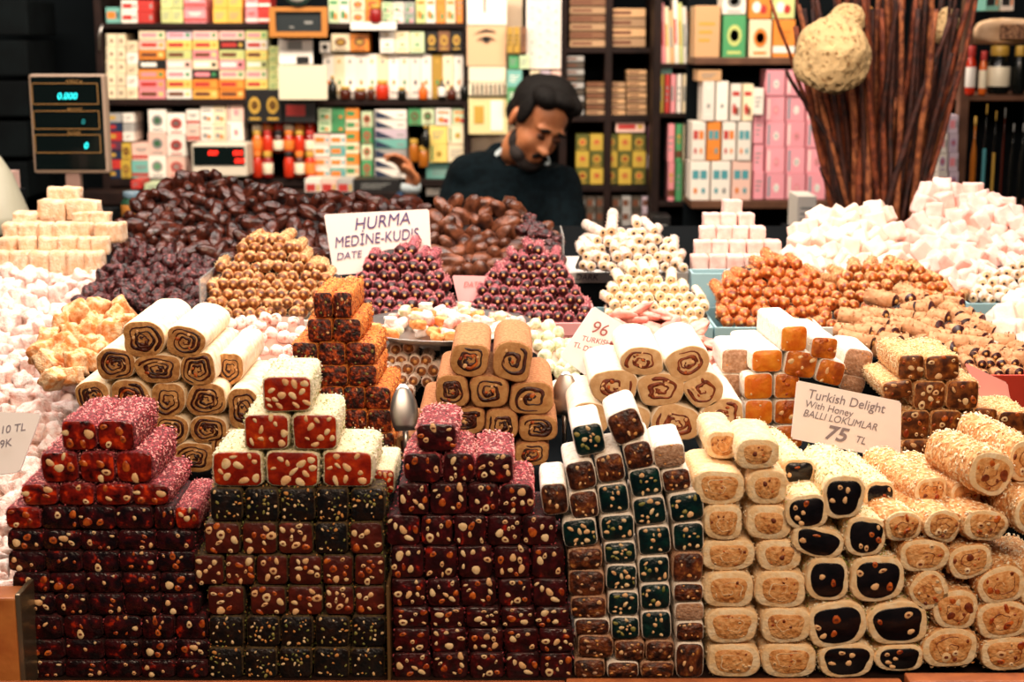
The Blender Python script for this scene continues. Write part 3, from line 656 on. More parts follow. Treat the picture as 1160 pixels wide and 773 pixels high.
def heap(poly, Yf, Yb, size, dist, meshes, name, labels, cat, group, seed, corem=None, corelab=None, rotm='any', jit=.15, limit=290, sq=1.0):
    rng = random.Random(seed); xs = [p[0] for p in poly]; ys = [p[1] for p in poly]; pts = []
    for _ in range(9000):
        x, y = rng.uniform(min(xs), max(xs)), rng.uniform(min(ys), max(ys))
        if not inpoly(x, y, poly): continue
        if any((x - a) ** 2 + ((y - b) / sq) ** 2 < dist * dist for a, b in pts): continue
        pts.append((x, y))
        if len(pts) >= limit: break
    pts.sort(key=lambda q: (-q[1], q[0]))
    for i, (x, y) in enumerate(pts):
        Y = Yat(poly, Yf, Yb, y) + rng.uniform(-.006, .006)
        if rotm == 'any': r = (rng.uniform(0, 6.28), rng.uniform(0, 6.28), rng.uniform(0, 6.28))
        elif rotm == 'flat': r = (rng.uniform(-.5, .5), rng.uniform(-.5, .5), rng.uniform(0, 6.28))
        elif rotm == 'upright': r = (rng.uniform(-.12, .12), rng.uniform(-.12, .12), rng.uniform(-.5, .5))
        else: r = rotm(rng)
        s = size * (1 + rng.uniform(-jit, jit))
        lab = labels if isinstance(labels, str) else labels[0]
        tag(link(name, rng.choice(meshes), None, P(x, y, Y), r, (s, s, s)), lab, cat, group)
    if corem: core('heap_interior', corelab, cat, poly, Yf, Yb, corem, back=size * .35)
    return len(pts)
def pile(poly, Yf, Yb, pitch, meshes, name, label, cat, group, seed, corem=None, corelab=None, yaw=0, spread=.10, tilt=0, sx=1.0, limit=290):
    rng = random.Random(seed); xs = [p[0] for p in poly]; ys = [p[1] for p in poly]; n = 0; y = max(ys) - pitch * .5; r = 0
    while y > min(ys) - 1 and n < limit:
        x = min(xs) + (pitch * .5 if r % 2 else 0)
        while x < max(xs):
            px, py = x + rng.uniform(-.16, .16) * pitch, y + rng.uniform(-.16, .16) * pitch
            if inpoly(px, py, poly) and n < limit:
                Y = Yat(poly, Yf, Yb, py) + rng.uniform(-.005, .005); s = pitch * depth(py, Y) / F * sx * rng.uniform(.92, 1.12)
                tag(link(name, rng.choice(meshes), None, P(px, py, Y), (R(tilt) + rng.uniform(-spread, spread), rng.uniform(0, 6.28), R(yaw) + rng.uniform(-spread, spread)), (s, s, s)), label, cat, group); n += 1
            x += pitch
        y -= pitch * .84; r += 1
    if corem: core('pile_interior', corelab, cat, poly, Yf, Yb, corem, back=.012, thick=.05)
    return n
G = random.Random(77)
sugarM = mat('sugared_white', '#f2e0d8', '#d8a494', 110, .85, lo=.42, hi=.72, bump=.9, bscale=420, u=.03)
creamM = mat('sugared_cream', '#dcb088', '#f0d8bc', 110, .85, lo=.4, hi=.7, bump=.9, bscale=420, u=.03)
orangeM = mat('sugared_orange', '#dc8c4a', '#f2cca0', 120, .8, lo=.4, hi=.6, bump=.9, bscale=420, u=.03)
pinkM = mat('powdered_pink', '#eab8ac', '#f0d2c8', 60, .85, lo=.4, hi=.7, bump=.3, bscale=300, u=.03)
iceM = mat('powdered_white', '#ecd4c4', '#e0bfae', 60, .85, lo=.4, hi=.7, bump=.3, bscale=300, u=.03)
dateM = mat('date_skin', '#1c0a07', '#5a2616', 110, .3, lo=.35, hi=.72, bump=.9, bscale=140, spec=.5, u=.03)
dateL = mat('brown_date_skin', '#30150c', '#8a5034', 80, .35, lo=.36, hi=.72, bump=.9, bscale=140, spec=.5, u=.03)
smallD = mat('coated_small_date', '#16080a', '#5c2424', 160, .35, lo=.4, hi=.62, bump=1, bscale=320, c3='#a8605c', u=.03)
fruitR = mat('dried_pink_fruit', '#d88478', '#eab4a4', 60, .6, bump=.6, bscale=150, u=.03); ballM = mat('powdered_berry', '#f2dcd4', '#d06a48', 90, .8, lo=.5, hi=.7, bump=.5, bscale=300, u=.03)
greenB = mat('pale_green_ball', '#ecead0', '#b8bd88', 90, .8, lo=.45, hi=.7, bump=.5, bscale=300, u=.03)
Cwhite = [chunk_mesh('sugared_chunk_shape', G, sugarM, (1, G.uniform(.7, 1), G.uniform(.6, .9)), 9, .16) for _ in range(7)]
Ccream = [chunk_mesh('cream_cube_shape', G, creamM, (1, 1, .85), 16, .04) for _ in range(6)]
Cor = [chunk_mesh('orange_chunk_shape', G, orangeM, (1, .8, .75), 7, .16) for _ in range(6)]
Cpink = [chunk_mesh('pink_cube_shape', G, pinkM, (1, G.uniform(.7, 1), .9), 16, .05) for _ in range(5)]
Cice = [chunk_mesh('white_cube_shape', G, iceM, (1, G.uniform(.8, 1), .9), 16, .05) for _ in range(5)]
Dd = [date_mesh('date_shape', G, dateM) for _ in range(7)]; Dl = [date_mesh('brown_date_shape', G, dateL) for _ in range(6)]
Ds = [chunk_mesh('small_date_shape', G, smallD, (1.1, .8, .75), 2.4, .25, 4) for _ in range(7)]
Ba = [chunk_mesh('berry_shape', G, ballM, (1, .95, .95), 2.2, .08, 3) for _ in range(4)]; Bg = [chunk_mesh('green_ball_shape', G, greenB, (1, .95, .95), 2.2, .08, 3) for _ in range(4)]
Fr = [chunk_mesh('dried_fruit_shape', G, fruitR, (1.3, .8, .4), 2.6, .2, 3) for _ in range(5)]
sh1 = mat('dim_sugar', '#d8b8a8', rough=.9); sh2 = mat('date_brown_gap_shade', '#180a08', rough=.6)  # heap core colours, with the shade of the gaps put into them

# heaps at the left side
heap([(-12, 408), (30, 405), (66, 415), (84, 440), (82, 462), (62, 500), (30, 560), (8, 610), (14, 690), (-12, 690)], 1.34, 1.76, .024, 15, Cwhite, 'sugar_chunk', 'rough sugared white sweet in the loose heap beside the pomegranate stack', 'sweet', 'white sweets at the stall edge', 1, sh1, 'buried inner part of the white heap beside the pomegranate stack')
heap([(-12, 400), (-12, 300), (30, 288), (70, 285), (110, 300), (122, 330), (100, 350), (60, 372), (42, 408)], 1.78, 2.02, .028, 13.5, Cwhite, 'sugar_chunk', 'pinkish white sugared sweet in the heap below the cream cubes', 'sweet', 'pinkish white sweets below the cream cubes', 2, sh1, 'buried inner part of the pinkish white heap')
for r, (y0, y1, xs) in enumerate([(212, 234, [(55, 74), (70, 91)]), (226, 252, [(46, 77), (78, 113)]), (240, 256, [(17, 42), (86, 106), (104, 125)]), (252, 274, [(6, 24), (23, 46), (44, 62), (62, 84), (84, 104), (112, 130), (126, 141)]), (268, 288, [(2, 22), (22, 42), (44, 66), (67, 89), (88, 104), (104, 125)]), (284, 312, [(-6, 14), (14, 36), (36, 58), (58, 78), (78, 100), (98, 118)])]):
    for c, (x0, x1) in enumerate(xs):
        Y = 2.08 - .02 * r; a, b2 = P(x0, y1, Y), P(x1, y0, Y); s = (b2.x - a.x)
        tag(link('cream_cube', G.choice(Ccream), None, (a + b2) / 2, (G.uniform(-.06, .06), G.uniform(-.06, .06), G.uniform(-.3, .3)), (s * .96, .03, (b2.z - a.z) / .85)), f'cream sugared cube, {ORD[c + 1]} from left in {ORD[r + 1]} row of the pyramid under the scale', 'sweet', 'cream cubes stacked under the scale')
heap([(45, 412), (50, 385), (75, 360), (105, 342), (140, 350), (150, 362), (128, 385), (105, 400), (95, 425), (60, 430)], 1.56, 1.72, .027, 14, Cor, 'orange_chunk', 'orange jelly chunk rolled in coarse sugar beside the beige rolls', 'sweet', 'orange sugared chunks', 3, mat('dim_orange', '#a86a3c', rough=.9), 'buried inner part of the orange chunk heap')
# dates
def dr(rng): return (rng.uniform(-3, 3), rng.uniform(-.9, .9), rng.uniform(-2.2, 2.2))
heap([(130, 290), (134, 262), (152, 232), (180, 212), (215, 200), (262, 198), (310, 212), (345, 225), (375, 238), (372, 262), (368, 300), (352, 292), (330, 262), (312, 258), (285, 272), (250, 300), (232, 318), (205, 300), (170, 290)], 1.98, 2.35, .038, 11.5, Dd, 'date', 'dark glossy date in the big heap beside the date sign', 'date', 'dates in the large dark heap', 4, sh2, 'buried inner part of the large date heap', dr, sq=.8)
heap([(345, 232), (370, 222), (420, 226), (470, 230), (480, 240), (478, 275), (450, 280), (400, 260), (350, 250)], 2.2, 2.4, .043, 12, Dd, 'date', 'dark date lying in the row behind the date sign', 'date', 'dates behind the date sign', 5, sh2, 'buried dates behind the date sign', dr, sq=.8)
heap([(480, 300), (487, 240), (505, 232), (545, 230), (585, 232), (602, 250), (625, 270), (612, 300), (560, 318), (500, 312)], 2.0, 2.25, .046, 12.5, Dl, 'long_date', 'brown wrinkled long date in the heap in front of the shopkeeper', 'date', 'brown dates in front of the shopkeeper', 6, sh2, 'buried inner part of the brown date heap', dr, sq=.85)
heap([(592, 262), (600, 250), (620, 262), (636, 275), (638, 300), (610, 290)], 2.0, 2.1, .024, 10, Ds, 'small_date', 'small dark date on the slope beside the brown dates', 'date', 'small dates beside brown dates', 7, sh2, 'buried small dates beside the brown dates')
heap([(92, 345), (108, 325), (128, 300), (150, 282), (190, 288), (236, 300), (234, 330), (229, 364), (180, 368), (165, 350), (120, 345)], 1.82, 1.98, .023, 9.5, Ds, 'small_date', 'small rough-coated dark date in the heap below the big dates', 'date', 'rough small dates', 8, sh2, 'buried inner part of the rough small date heap')
# small roll piles
def minis(nm, coat, end, corm, fuzz=0, n=6, **k): return [mini_mesh(nm, G, coat, end, corm, fuzz=fuzz, **k) for _ in range(n)]
tanE = mat('tan_roll_end', '#4a200e', '#a0602c', 200, .5, u=.015); orE = mat('orange_roll_end', '#6a260c', '#c8661e', 200, .4, u=.015); dkE = mat('dark_roll_end', '#1c0a0a', '#48141a', 200, .4, u=.015); crE = mat('cream_roll_end', '#c09468', '#e0c090', 200, .6, u=.015); gold = mat('golden_core', '#d8a058', rough=.5); dkc = mat('dark_core', '#3a1c10', rough=.5)
tanC = mat('tan_roll_coat', '#a8642e', '#e8b880', 200, .7, lo=.4, hi=.65, bump=1, bscale=400, u=.015); pkC = mat('pink_roll_coat', '#4c1018', '#b85c64', 220, .75, lo=.35, hi=.62, bump=1, bscale=400, u=.015)
orC = mat('orange_roll_coat', '#b84e16', '#e89450', 200, .5, lo=.4, hi=.65, bump=1, bscale=400, u=.015); crC = mat('cream_roll_coat', '#ecd2ac', '#f4e6d0', 160, .8, bump=.5, bscale=300, u=.015); gyC = mat('grey_roll_coat', '#c8b0a0', '#ecdccc', 160, .8, bump=.5, bscale=300, u=.015); brC = mat('wafer_coat', '#b47e50', '#d09c70', 160, .7, bump=.4, bscale=300, u=.015)
M1 = minis('tan_mini', tanC, tanE, gold, .03, ring=.88, cr=.26); M2 = minis('pink_mini', pkC, dkE, gold, .06, cr=.26, ring=.9); M3 = minis('cream_mini', crC, crE, dkc, .01, ring=.8, cr=.22); M4 = minis('orange_mini', orC, orE, gold, .03, ring=.88, cr=.28); M5 = minis('grey_mini', gyC, crE, dkc, .01, cr=.3); M6 = minis('wafer_mini', brC, dkE, gold, .01, L=2.0, ring=.85, cr=.28)
M7 = minis('dark_mini', gyC, tanE, gold, .02, cr=.3, ring=.8); M8 = minis('light_tan_mini', tanC, orE, gold, .02, ring=.88, cr=.26)
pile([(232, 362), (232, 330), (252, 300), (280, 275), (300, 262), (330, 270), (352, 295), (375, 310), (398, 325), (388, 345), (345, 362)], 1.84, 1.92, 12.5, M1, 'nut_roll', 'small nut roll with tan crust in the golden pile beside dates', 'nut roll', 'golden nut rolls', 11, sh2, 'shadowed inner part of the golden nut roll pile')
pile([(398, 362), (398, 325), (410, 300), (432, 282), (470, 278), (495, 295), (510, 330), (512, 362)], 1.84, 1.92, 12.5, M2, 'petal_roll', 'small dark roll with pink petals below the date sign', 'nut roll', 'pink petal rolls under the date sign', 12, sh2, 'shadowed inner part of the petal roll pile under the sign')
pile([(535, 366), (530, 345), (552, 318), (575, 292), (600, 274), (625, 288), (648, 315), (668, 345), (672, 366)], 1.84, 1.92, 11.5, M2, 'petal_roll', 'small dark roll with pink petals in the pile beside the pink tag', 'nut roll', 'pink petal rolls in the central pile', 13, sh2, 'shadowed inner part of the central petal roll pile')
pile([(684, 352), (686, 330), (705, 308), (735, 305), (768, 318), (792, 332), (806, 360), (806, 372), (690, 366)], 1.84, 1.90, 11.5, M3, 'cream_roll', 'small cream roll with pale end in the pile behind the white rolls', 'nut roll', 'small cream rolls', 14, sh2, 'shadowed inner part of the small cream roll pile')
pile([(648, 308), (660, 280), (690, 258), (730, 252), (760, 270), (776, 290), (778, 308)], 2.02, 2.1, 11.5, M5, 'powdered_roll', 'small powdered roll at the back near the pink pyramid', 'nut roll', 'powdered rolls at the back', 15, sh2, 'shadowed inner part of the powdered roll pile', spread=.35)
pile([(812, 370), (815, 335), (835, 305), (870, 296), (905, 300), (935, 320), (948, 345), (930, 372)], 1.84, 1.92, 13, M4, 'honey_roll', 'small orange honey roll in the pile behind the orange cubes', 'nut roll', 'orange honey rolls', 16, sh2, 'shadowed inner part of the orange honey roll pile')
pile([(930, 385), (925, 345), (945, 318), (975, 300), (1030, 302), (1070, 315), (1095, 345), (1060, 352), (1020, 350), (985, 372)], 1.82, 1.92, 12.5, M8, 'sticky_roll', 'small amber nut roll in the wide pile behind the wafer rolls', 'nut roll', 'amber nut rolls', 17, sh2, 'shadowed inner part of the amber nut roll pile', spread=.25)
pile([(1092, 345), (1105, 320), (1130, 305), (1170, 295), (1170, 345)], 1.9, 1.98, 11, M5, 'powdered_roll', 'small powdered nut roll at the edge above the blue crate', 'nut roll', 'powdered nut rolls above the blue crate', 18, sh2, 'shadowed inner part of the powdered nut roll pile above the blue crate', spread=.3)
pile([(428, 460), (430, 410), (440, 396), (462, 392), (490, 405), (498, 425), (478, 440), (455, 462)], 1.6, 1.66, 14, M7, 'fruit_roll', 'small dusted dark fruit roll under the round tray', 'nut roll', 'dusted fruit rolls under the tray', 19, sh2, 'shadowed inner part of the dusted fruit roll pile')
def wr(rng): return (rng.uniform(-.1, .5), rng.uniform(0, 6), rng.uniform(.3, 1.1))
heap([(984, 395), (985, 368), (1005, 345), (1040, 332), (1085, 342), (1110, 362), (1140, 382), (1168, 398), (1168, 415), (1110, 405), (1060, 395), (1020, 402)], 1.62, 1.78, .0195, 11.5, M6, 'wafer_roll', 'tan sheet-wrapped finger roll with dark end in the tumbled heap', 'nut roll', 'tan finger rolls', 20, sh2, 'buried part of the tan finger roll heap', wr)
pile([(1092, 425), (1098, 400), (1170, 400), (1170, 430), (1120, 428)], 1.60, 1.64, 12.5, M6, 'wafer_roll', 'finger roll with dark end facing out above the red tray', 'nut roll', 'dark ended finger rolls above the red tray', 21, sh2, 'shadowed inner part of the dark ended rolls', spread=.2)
# pale heaps at the right and small balls
for r, (y0, y1, x0, x1, n) in enumerate([(226, 242, 818, 840, 1), (241, 257, 796, 854, 3), (256, 273, 792, 866, 4), (272, 289, 786, 884, 5), (288, 309, 782, 902, 6)]):
    for c in range(n):
        a, b2 = x0 + (x1 - x0) * c / n, x0 + (x1 - x0) * (c + 1) / n; Y = 2.14 - .018 * r; p1, p2 = P(a, y1, Y), P(b2, y0, Y)
        tag(link('pale_pink_cube', G.choice(Cpink), None, (p1 + p2) / 2, (G.uniform(-.03, .03), G.uniform(-.03, .03), G.uniform(-.08, .08)), ((p2.x - p1.x) * .99, .026, (p2.z - p1.z) / .9)), f'pale pink cube, {ORD[c + 1]} from left in {ORD[r + 1]} row of the neat pink pyramid' if n > 1 else 'pale pink cube alone on top of the neat pink pyramid', 'sweet', 'pale pink cubes in the neat pyramid')
heap([(892, 308), (896, 270), (915, 248), (945, 236), (975, 232), (1002, 242), (1022, 262), (1020, 300), (985, 312), (930, 312)], 1.96, 2.16, .027, 13, Cice, 'white_cube', 'white powdered cube in the heap below the bundle of sticks', 'sweet', 'white cubes below the sticks', 31, sh1, 'buried inner part of the white cube heap')
heap([(1015, 320), (1020, 275), (1038, 245), (1052, 218), (1075, 208), (1105, 214), (1135, 228), (1150, 245), (1168, 262), (1168, 300), (1120, 320), (1080, 335), (1040, 312)], 1.94, 2.22, .027, 13, Cpink, 'rose_cube', 'pale pink powdered cube in the tall loose heap below the bottles', 'sweet', 'pink cubes below the bottles', 32, sh1, 'buried inner part of the loose pink cube heap')
heap([(1128, 400), (1130, 360), (1145, 346), (1172, 342), (1172, 402)], 1.66, 1.76, .03, 15, Cice, 'white_cube', 'white sweet in the small heap in front of the blue crate', 'sweet', 'white sweets before the blue crate', 33, sh1, 'buried part of the small white heap before the blue crate')
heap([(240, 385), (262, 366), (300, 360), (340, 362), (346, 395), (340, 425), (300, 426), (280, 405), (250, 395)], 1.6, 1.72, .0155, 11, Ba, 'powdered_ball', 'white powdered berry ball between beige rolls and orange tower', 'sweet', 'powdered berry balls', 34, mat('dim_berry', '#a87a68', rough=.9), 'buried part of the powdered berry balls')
heap([(580, 372), (600, 366), (626, 370), (645, 392), (656, 425), (652, 450), (632, 462), (630, 430), (606, 400), (590, 392)], 1.56, 1.68, .0155, 11, Bg, 'green_ball', 'pale green powdered ball beside the cinnamon rolls', 'sweet', 'pale green powdered balls', 35, sh1, 'buried part of the pale green balls')
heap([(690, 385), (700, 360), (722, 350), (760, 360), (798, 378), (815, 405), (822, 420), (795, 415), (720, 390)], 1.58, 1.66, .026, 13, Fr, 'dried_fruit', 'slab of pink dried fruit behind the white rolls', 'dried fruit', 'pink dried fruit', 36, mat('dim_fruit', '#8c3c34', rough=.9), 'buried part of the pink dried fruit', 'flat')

# round metal tray with a layer of mixed pieces, on a stand
tp = P(506, 374, 1.72); tr = link('round_tray', None, None, (tp.x, tp.y, tp.z)); tag(tr, 'round polished metal tray heaped with mixed candied fruit', 'tray')
bm = bmesh.new(); lathe(bm, [(.02, 0), (.085, 0), (.100, .007), (.105, .0075), (.103, .0055), (.085, -.002), (.02, -.002)], 40); link('dish', mesh_of(bm, 'dish', [steel]), tr)
bm = bmesh.new(); zs = TZ[2] - tp.z; lathe(bm, [(.035, zs), (.03, zs + .006), (.008, zs + .02), (.008, -.012), (.03, -.002)], 16); link('stand', mesh_of(bm, 'stand', [steel]), tr)
rng = random.Random(9); pts = []
mixm = [chunk_mesh('candied_shape', G, mat('candied_' + c, h, h2, 90, .7, bump=.6, bscale=300, u=.02), (1, .8, .7), 3.5, .15) for c, h, h2 in (('orange', '#d8742a', '#eeb070'), ('pink', '#d88478', '#eec4b8'), ('white', '#e8d8cc', '#f2e4da'), ('green', '#c8c898', '#e8e0c8'))]
names = ['orange', 'pink', 'white', 'pale green']
for _ in range(4000):
    if len(pts) >= 82: break
    a, rad = rng.uniform(0, 6.28), .088 * math.sqrt(rng.random()); x, y = rad * math.cos(a), rad * math.sin(a)
    lay = 0 if len(pts) < 62 else 1
    if lay and rad > .065: continue
    if any((x - p[0]) ** 2 + (y - p[1]) ** 2 < .0115 ** 2 for p in pts if p[2] == lay): continue
    pts.append((x, y, lay)); k = rng.randrange(4)
    tag(link('candied_piece', mixm[k], None, (tp.x + x, tp.y + y, tp.z + .0075 + lay * .010), (rng.uniform(-.4, .4), rng.uniform(-.4, .4), rng.uniform(0, 6)), (.0155,) * 3), f'{names[k]} sugared candied fruit piece lying on the round metal tray', 'candied fruit', f'{names[k]} pieces on the round tray')
# metal scoops
def scoop(px, py, Y, s, rx, rz, lab):
    bm = bmesh.new(); n = 12; rings = []
    for i in range(9):
        t = i / 8; wd = .022 * math.sin(math.pi * min(1, .18 + t * .82)) ** .6 if t < 1 else .004
        rings.append([bm.verts.new((wd * math.cos(math.pi * k / (n - 1)), -wd * .5 * math.sin(math.pi * k / (n - 1)) * (1 - .3 * t), .075 * t)) for k in range(n)])
    for a, b in zip(rings, rings[1:]):
        for k in range(n - 1): bm.faces.new((a[k], a[k + 1], b[k + 1], b[k]))
    me = mesh_of(bm, 'bowl', [steel]); o = link('metal_scoop', None, None, P(px, py, Y), (R(rx), 0, R(rz)), (s,) * 3); tag(o, lab, 'scoop')
    q = link('bowl', me, o); sm = q.modifiers.new('thick', 'SOLIDIFY'); sm.thickness = .001
    bm = bmesh.new(); tube(bm, [Vector((0, -.002, .002)), Vector((0, 0, -.02)), Vector((0, .005, -.07))], [.005, .0045, .004]); link('handle', mesh_of(bm, 'handle', [steel]), o)
scoop(459, 488, 1.40, .6, -14, 14, 'shiny metal scoop stuck upright between orange tower and cinnamon rolls')
scoop(640, 470, 1.50, .6, -8, -8, 'small steel scoop between cinnamon rolls and white rolls')

# crates, written labels
ink = mat('purple_ink', '#4a3c6c', rough=.7); inkg = mat('grey_ink', '#8a8088', rough=.7); inkr = mat('brown_red_ink', '#a8605a', rough=.7); inkd = mat('dark_ink', '#3c4858', rough=.7)
def text(parent, s, x, y, size, m, rot=0, shear=.2, z=.0012, name='lettering', w=1.0, bold=0):
    cu = bpy.data.curves.new(name, 'FONT'); cu.body = s; cu.size = size; cu.shear = shear; cu.extrude = .0001; cu.space_character = 1.0; cu.offset = bold; cu.materials.append(m)
    t = bpy.data.objects.new('t', cu); COL.objects.link(t); dg = bpy.context.evaluated_depsgraph_get()
    me = bpy.data.meshes.new_from_object(t.evaluated_get(dg)); bpy.data.objects.remove(t); bpy.data.curves.remove(cu)
    me.materials.clear(); me.materials.append(m)
    o = link(name, me, parent, (x, y, z), (0, 0, R(rot)), (w, 1, 1)); return o
def card(quad, Ys, m, name, label, cat, texts, group=None, th=.0016, stake=True):
    pts = [P(x, y, Y) for (x, y), Y in zip(quad, Ys)]; o3 = pts[3]; u = (pts[2] - pts[3]).normalized(); nrm = u.cross(pts[0] - pts[3]).normalized(); v = nrm.cross(u)
    M = Matrix(((u.x, v.x, nrm.x, o3.x), (u.y, v.y, nrm.y, o3.y), (u.z, v.z, nrm.z, o3.z), (0, 0, 0, 1)))
    bm = bmesh.new(); loc = [((p - o3).dot(u), (p - o3).dot(v)) for p in pts]
    A = [bm.verts.new((a, b, 0)) for a, b in loc]; B = [bm.verts.new((a, b, -th)) for a, b in loc]
    bm.faces.new(A[::-1]); bm.faces.new(B)
    for k in range(4): bm.faces.new((A[k], B[k], B[(k + 1) % 4], A[(k + 1) % 4]))
    bmesh.ops.recalc_face_normals(bm, faces=bm.faces[:])
    cpos = [c for c in bm.verts]; bmesh.ops.bevel(bm, geom=[e for e in bm.edges if abs(e.verts[0].co.z - e.verts[1].co.z) > th * .5], offset=.0016, segments=3, affect='EDGES')
    o = link(name, mesh_of(bm, name, [m], False)); o.matrix_world = M; tag(o, label, cat, group)
    W = loc[2][0]; H = loc[0][1]
    for t in texts: text(o, t[0], t[1] * W, t[2] * H, t[3], t[4], *t[5:])
    return o, W, H
paperw = mat('sign_card', '#fbf3f2', rough=.5); paperp = mat('date_sign_card', '#e6d4cc', rough=.5)
o, W_, H_ = card([(367, 243), (486, 237), (489, 303), (378, 312)], (1.99, 1.99, 1.97, 1.97), paperp, 'date_sign', 'off-white plastic sign lettered HURMA MEDİNE-KUDIS DATE leaning on dates', 'sign',
 [('HURMA', .24, .70, .0235, ink, 2, .25, .0012, 'lettering', .92), ('MEDİNE-KUDIS', .03, .44, .0205, ink, 2, .2, .0012, 'lettering', .8), ('DATE', .04, .24, .0135, ink, 2)])
card([(903, 431), (1021, 455), (1020, 522), (896, 497)], (1.375, 1.375, 1.362, 1.362), paperw, 'price_card', 'white price card lettered Turkish Delight With Honey BALLI LOKUMLAR 75 TL', 'sign',
 [('Turkish Delight', .07, .74, .0125, inkg, 0, .1, .0012, 'lettering', .95), ('With Honey', .06, .585, .0092, inkg, -1, .1), ('BALLI LOKUMLAR', .06, .42, .0095, inkg, 0, .2, .0012, 'lettering', .95), ('75', .28, .12, .0185, inkg, 0, .25, .0014, 'lettering', 1.15, .0004), ('TL', .56, .16, .0095, inkg, -4)])
card([(672, 347), (707, 368), (664, 426), (634, 404)], (1.56, 1.56, 1.54, 1.54), paperw, 'tilted_price_card', 'white price card with red 96 leaning by the white rolls', 'sign',
 [('96', .30, .62, .019, inkr, 18, .2), ('TURKISH', .25, .42, .008, inkr, 25), ('DELIGHT', .45, .30, .008, inkr, 25), ('TL', .15, .25, .008, inkr, 25)])
card([(704, 371), (712, 376), (668, 428), (661, 424)], (1.565, 1.565, 1.555, 1.555), mat('red_striped_card', '#a83a3c', '#e8a8a0', 300, .5, lo=.48, hi=.52), 'striped_card', 'thin red striped card edge beside the tilted 96 price card', 'sign', [])
card([(-14, 466), (49, 470), (22, 535), (-14, 540)], (1.26, 1.26, 1.235, 1.235), mat('bright_card', '#f6efec', rough=.5), 'edge_price_card', 'white price card at the edge leaning before the white sugared sweets', 'sign', [('10 TL', .45, .62, .0095, inkg, 0), ('9K', .42, .40, .0095, inkg, 4)])
card([(512, 312), (553, 313), (552, 346), (520, 346)], (1.9, 1.9, 1.89, 1.89), pinkp, 'pink_tag', 'pale pink plastic tag between the two petal roll piles', 'sign', [('DATE', .15, .62, .009, inkr, 0)])
card([(1093, 411), (1141, 434), (1147, 468), (1110, 452)], (1.50, 1.50, 1.49, 1.49), mat('salmon_card', '#e89c94', rough=.5), 'salmon_card', 'salmon pink plastic card with pale edge behind the sesame cubes', 'sign', [])
def crate(x0, x1, yt, yb, Y, dep, m, lab, texts=(), zt=None):
    a, b2 = P(x0, yb, Y), P(x1, yt, Y); zbm = zt if zt is not None else a.z
    o = link('sweet_crate', None, None, ((a.x + b2.x) / 2, Y, zbm)); tag(o, lab, 'crate'); w2 = (b2.x - a.x) / 2; h = b2.z - zbm
    for n, q in (('front_panel', (-w2, w2, 0, .003, 0, h)), ('base_panel', (-w2, w2, .003, dep, 0, .003)), ('side_panel', (-w2, -w2 + .003, .003, dep, .003, h)), ('side_panel', (w2 - .003, w2, .003, dep, .003, h)), ('rear_panel', (-w2, w2, dep, dep + .003, 0, h))):
        bm = bmesh.new(); box(bm, *q, 0, .0008); link(n, mesh_of(bm, n, [m], False), o)
    for t in texts:
        q = text(o, t[0], -w2 + t[1] * 2 * w2, -.0015, t[3], t[4]); q.rotation_euler = (R(90), 0, 0); q.location = (-w2 + t[1] * 2 * w2, -.0012, h * t[2])
T3 = TZ[3] + .0006
crate(229, 398, 363, 384, 1.81, .14, whitep, 'white crate holding the golden nut rolls', (), T3)
crate(399, 528, 364, 384, 1.81, .14, whitep, 'white crate under the petal rolls behind the round tray', (), T3)
crate(530, 678, 366, 396, 1.805, .14, pinkp, 'pink crate marked with a letter T under the central petal rolls', [('T', .72, .2, .02, inkr)], T3)
crate(680, 808, 371, 399, 1.805, .14, bluep, 'pale blue crate under the small cream rolls', [('TK 25', .75, .35, .011, inkd)], T3)
crate(809, 926, 371, 399, 1.805, .14, bluep, 'pale blue crate under the orange honey rolls lettered in dark ink', [('Dacna', .03, .35, .012, inkd)], T3)
crate(928, 1092, 371, 399, 1.80, .14, mat('milky_plastic', '#dcdcd4', rough=.4), 'milky crate under the amber nut rolls', (), T3)
crate(1095, 1185, 344, 374, 1.86, .14, bluep, 'pale blue crate at the edge lettered DATE SAN', [('DATE', .1, .45, .012, inkd), ('SAN', .12, .1, .011, inkd)], T3)
crate(643, 782, 309, 330, 2.09, .16, whitep, 'white crate at the back under the powdered rolls', [('DARK', .06, .3, .012, inkd)], TZ[4])
crate(783, 900, 310, 345, 2.0, .04, bluep, 'pale blue crate under the pink pyramid', (), T3)
crate(901, 1100, 312, 335, 1.99, .06, bluep, 'pale blue crate under the white cube heap', (), T3)
crate(1090, 1170, 425, 456, 1.585, .08, redp, 'bright red crate under the dark ended finger rolls', (), TZ[2])
for x, y0, y1, Y, l in ((228, 316, 366, 1.83, 'clear plastic divider between small dates and golden nut rolls'), (638, 268, 312, 2.02, 'clear plastic divider beside the brown dates')):
    a, b2 = P(x, y1, Y), P(x, y0, Y)
    q = box_obj('clear_divider', a.x - .0012, a.x + .0012, Y, Y + .12, a.z, b2.z, mat('clear_plastic', '#f0f0ec', rough=.15, trans=.7), None, .0004); tag(q, l, 'divider')
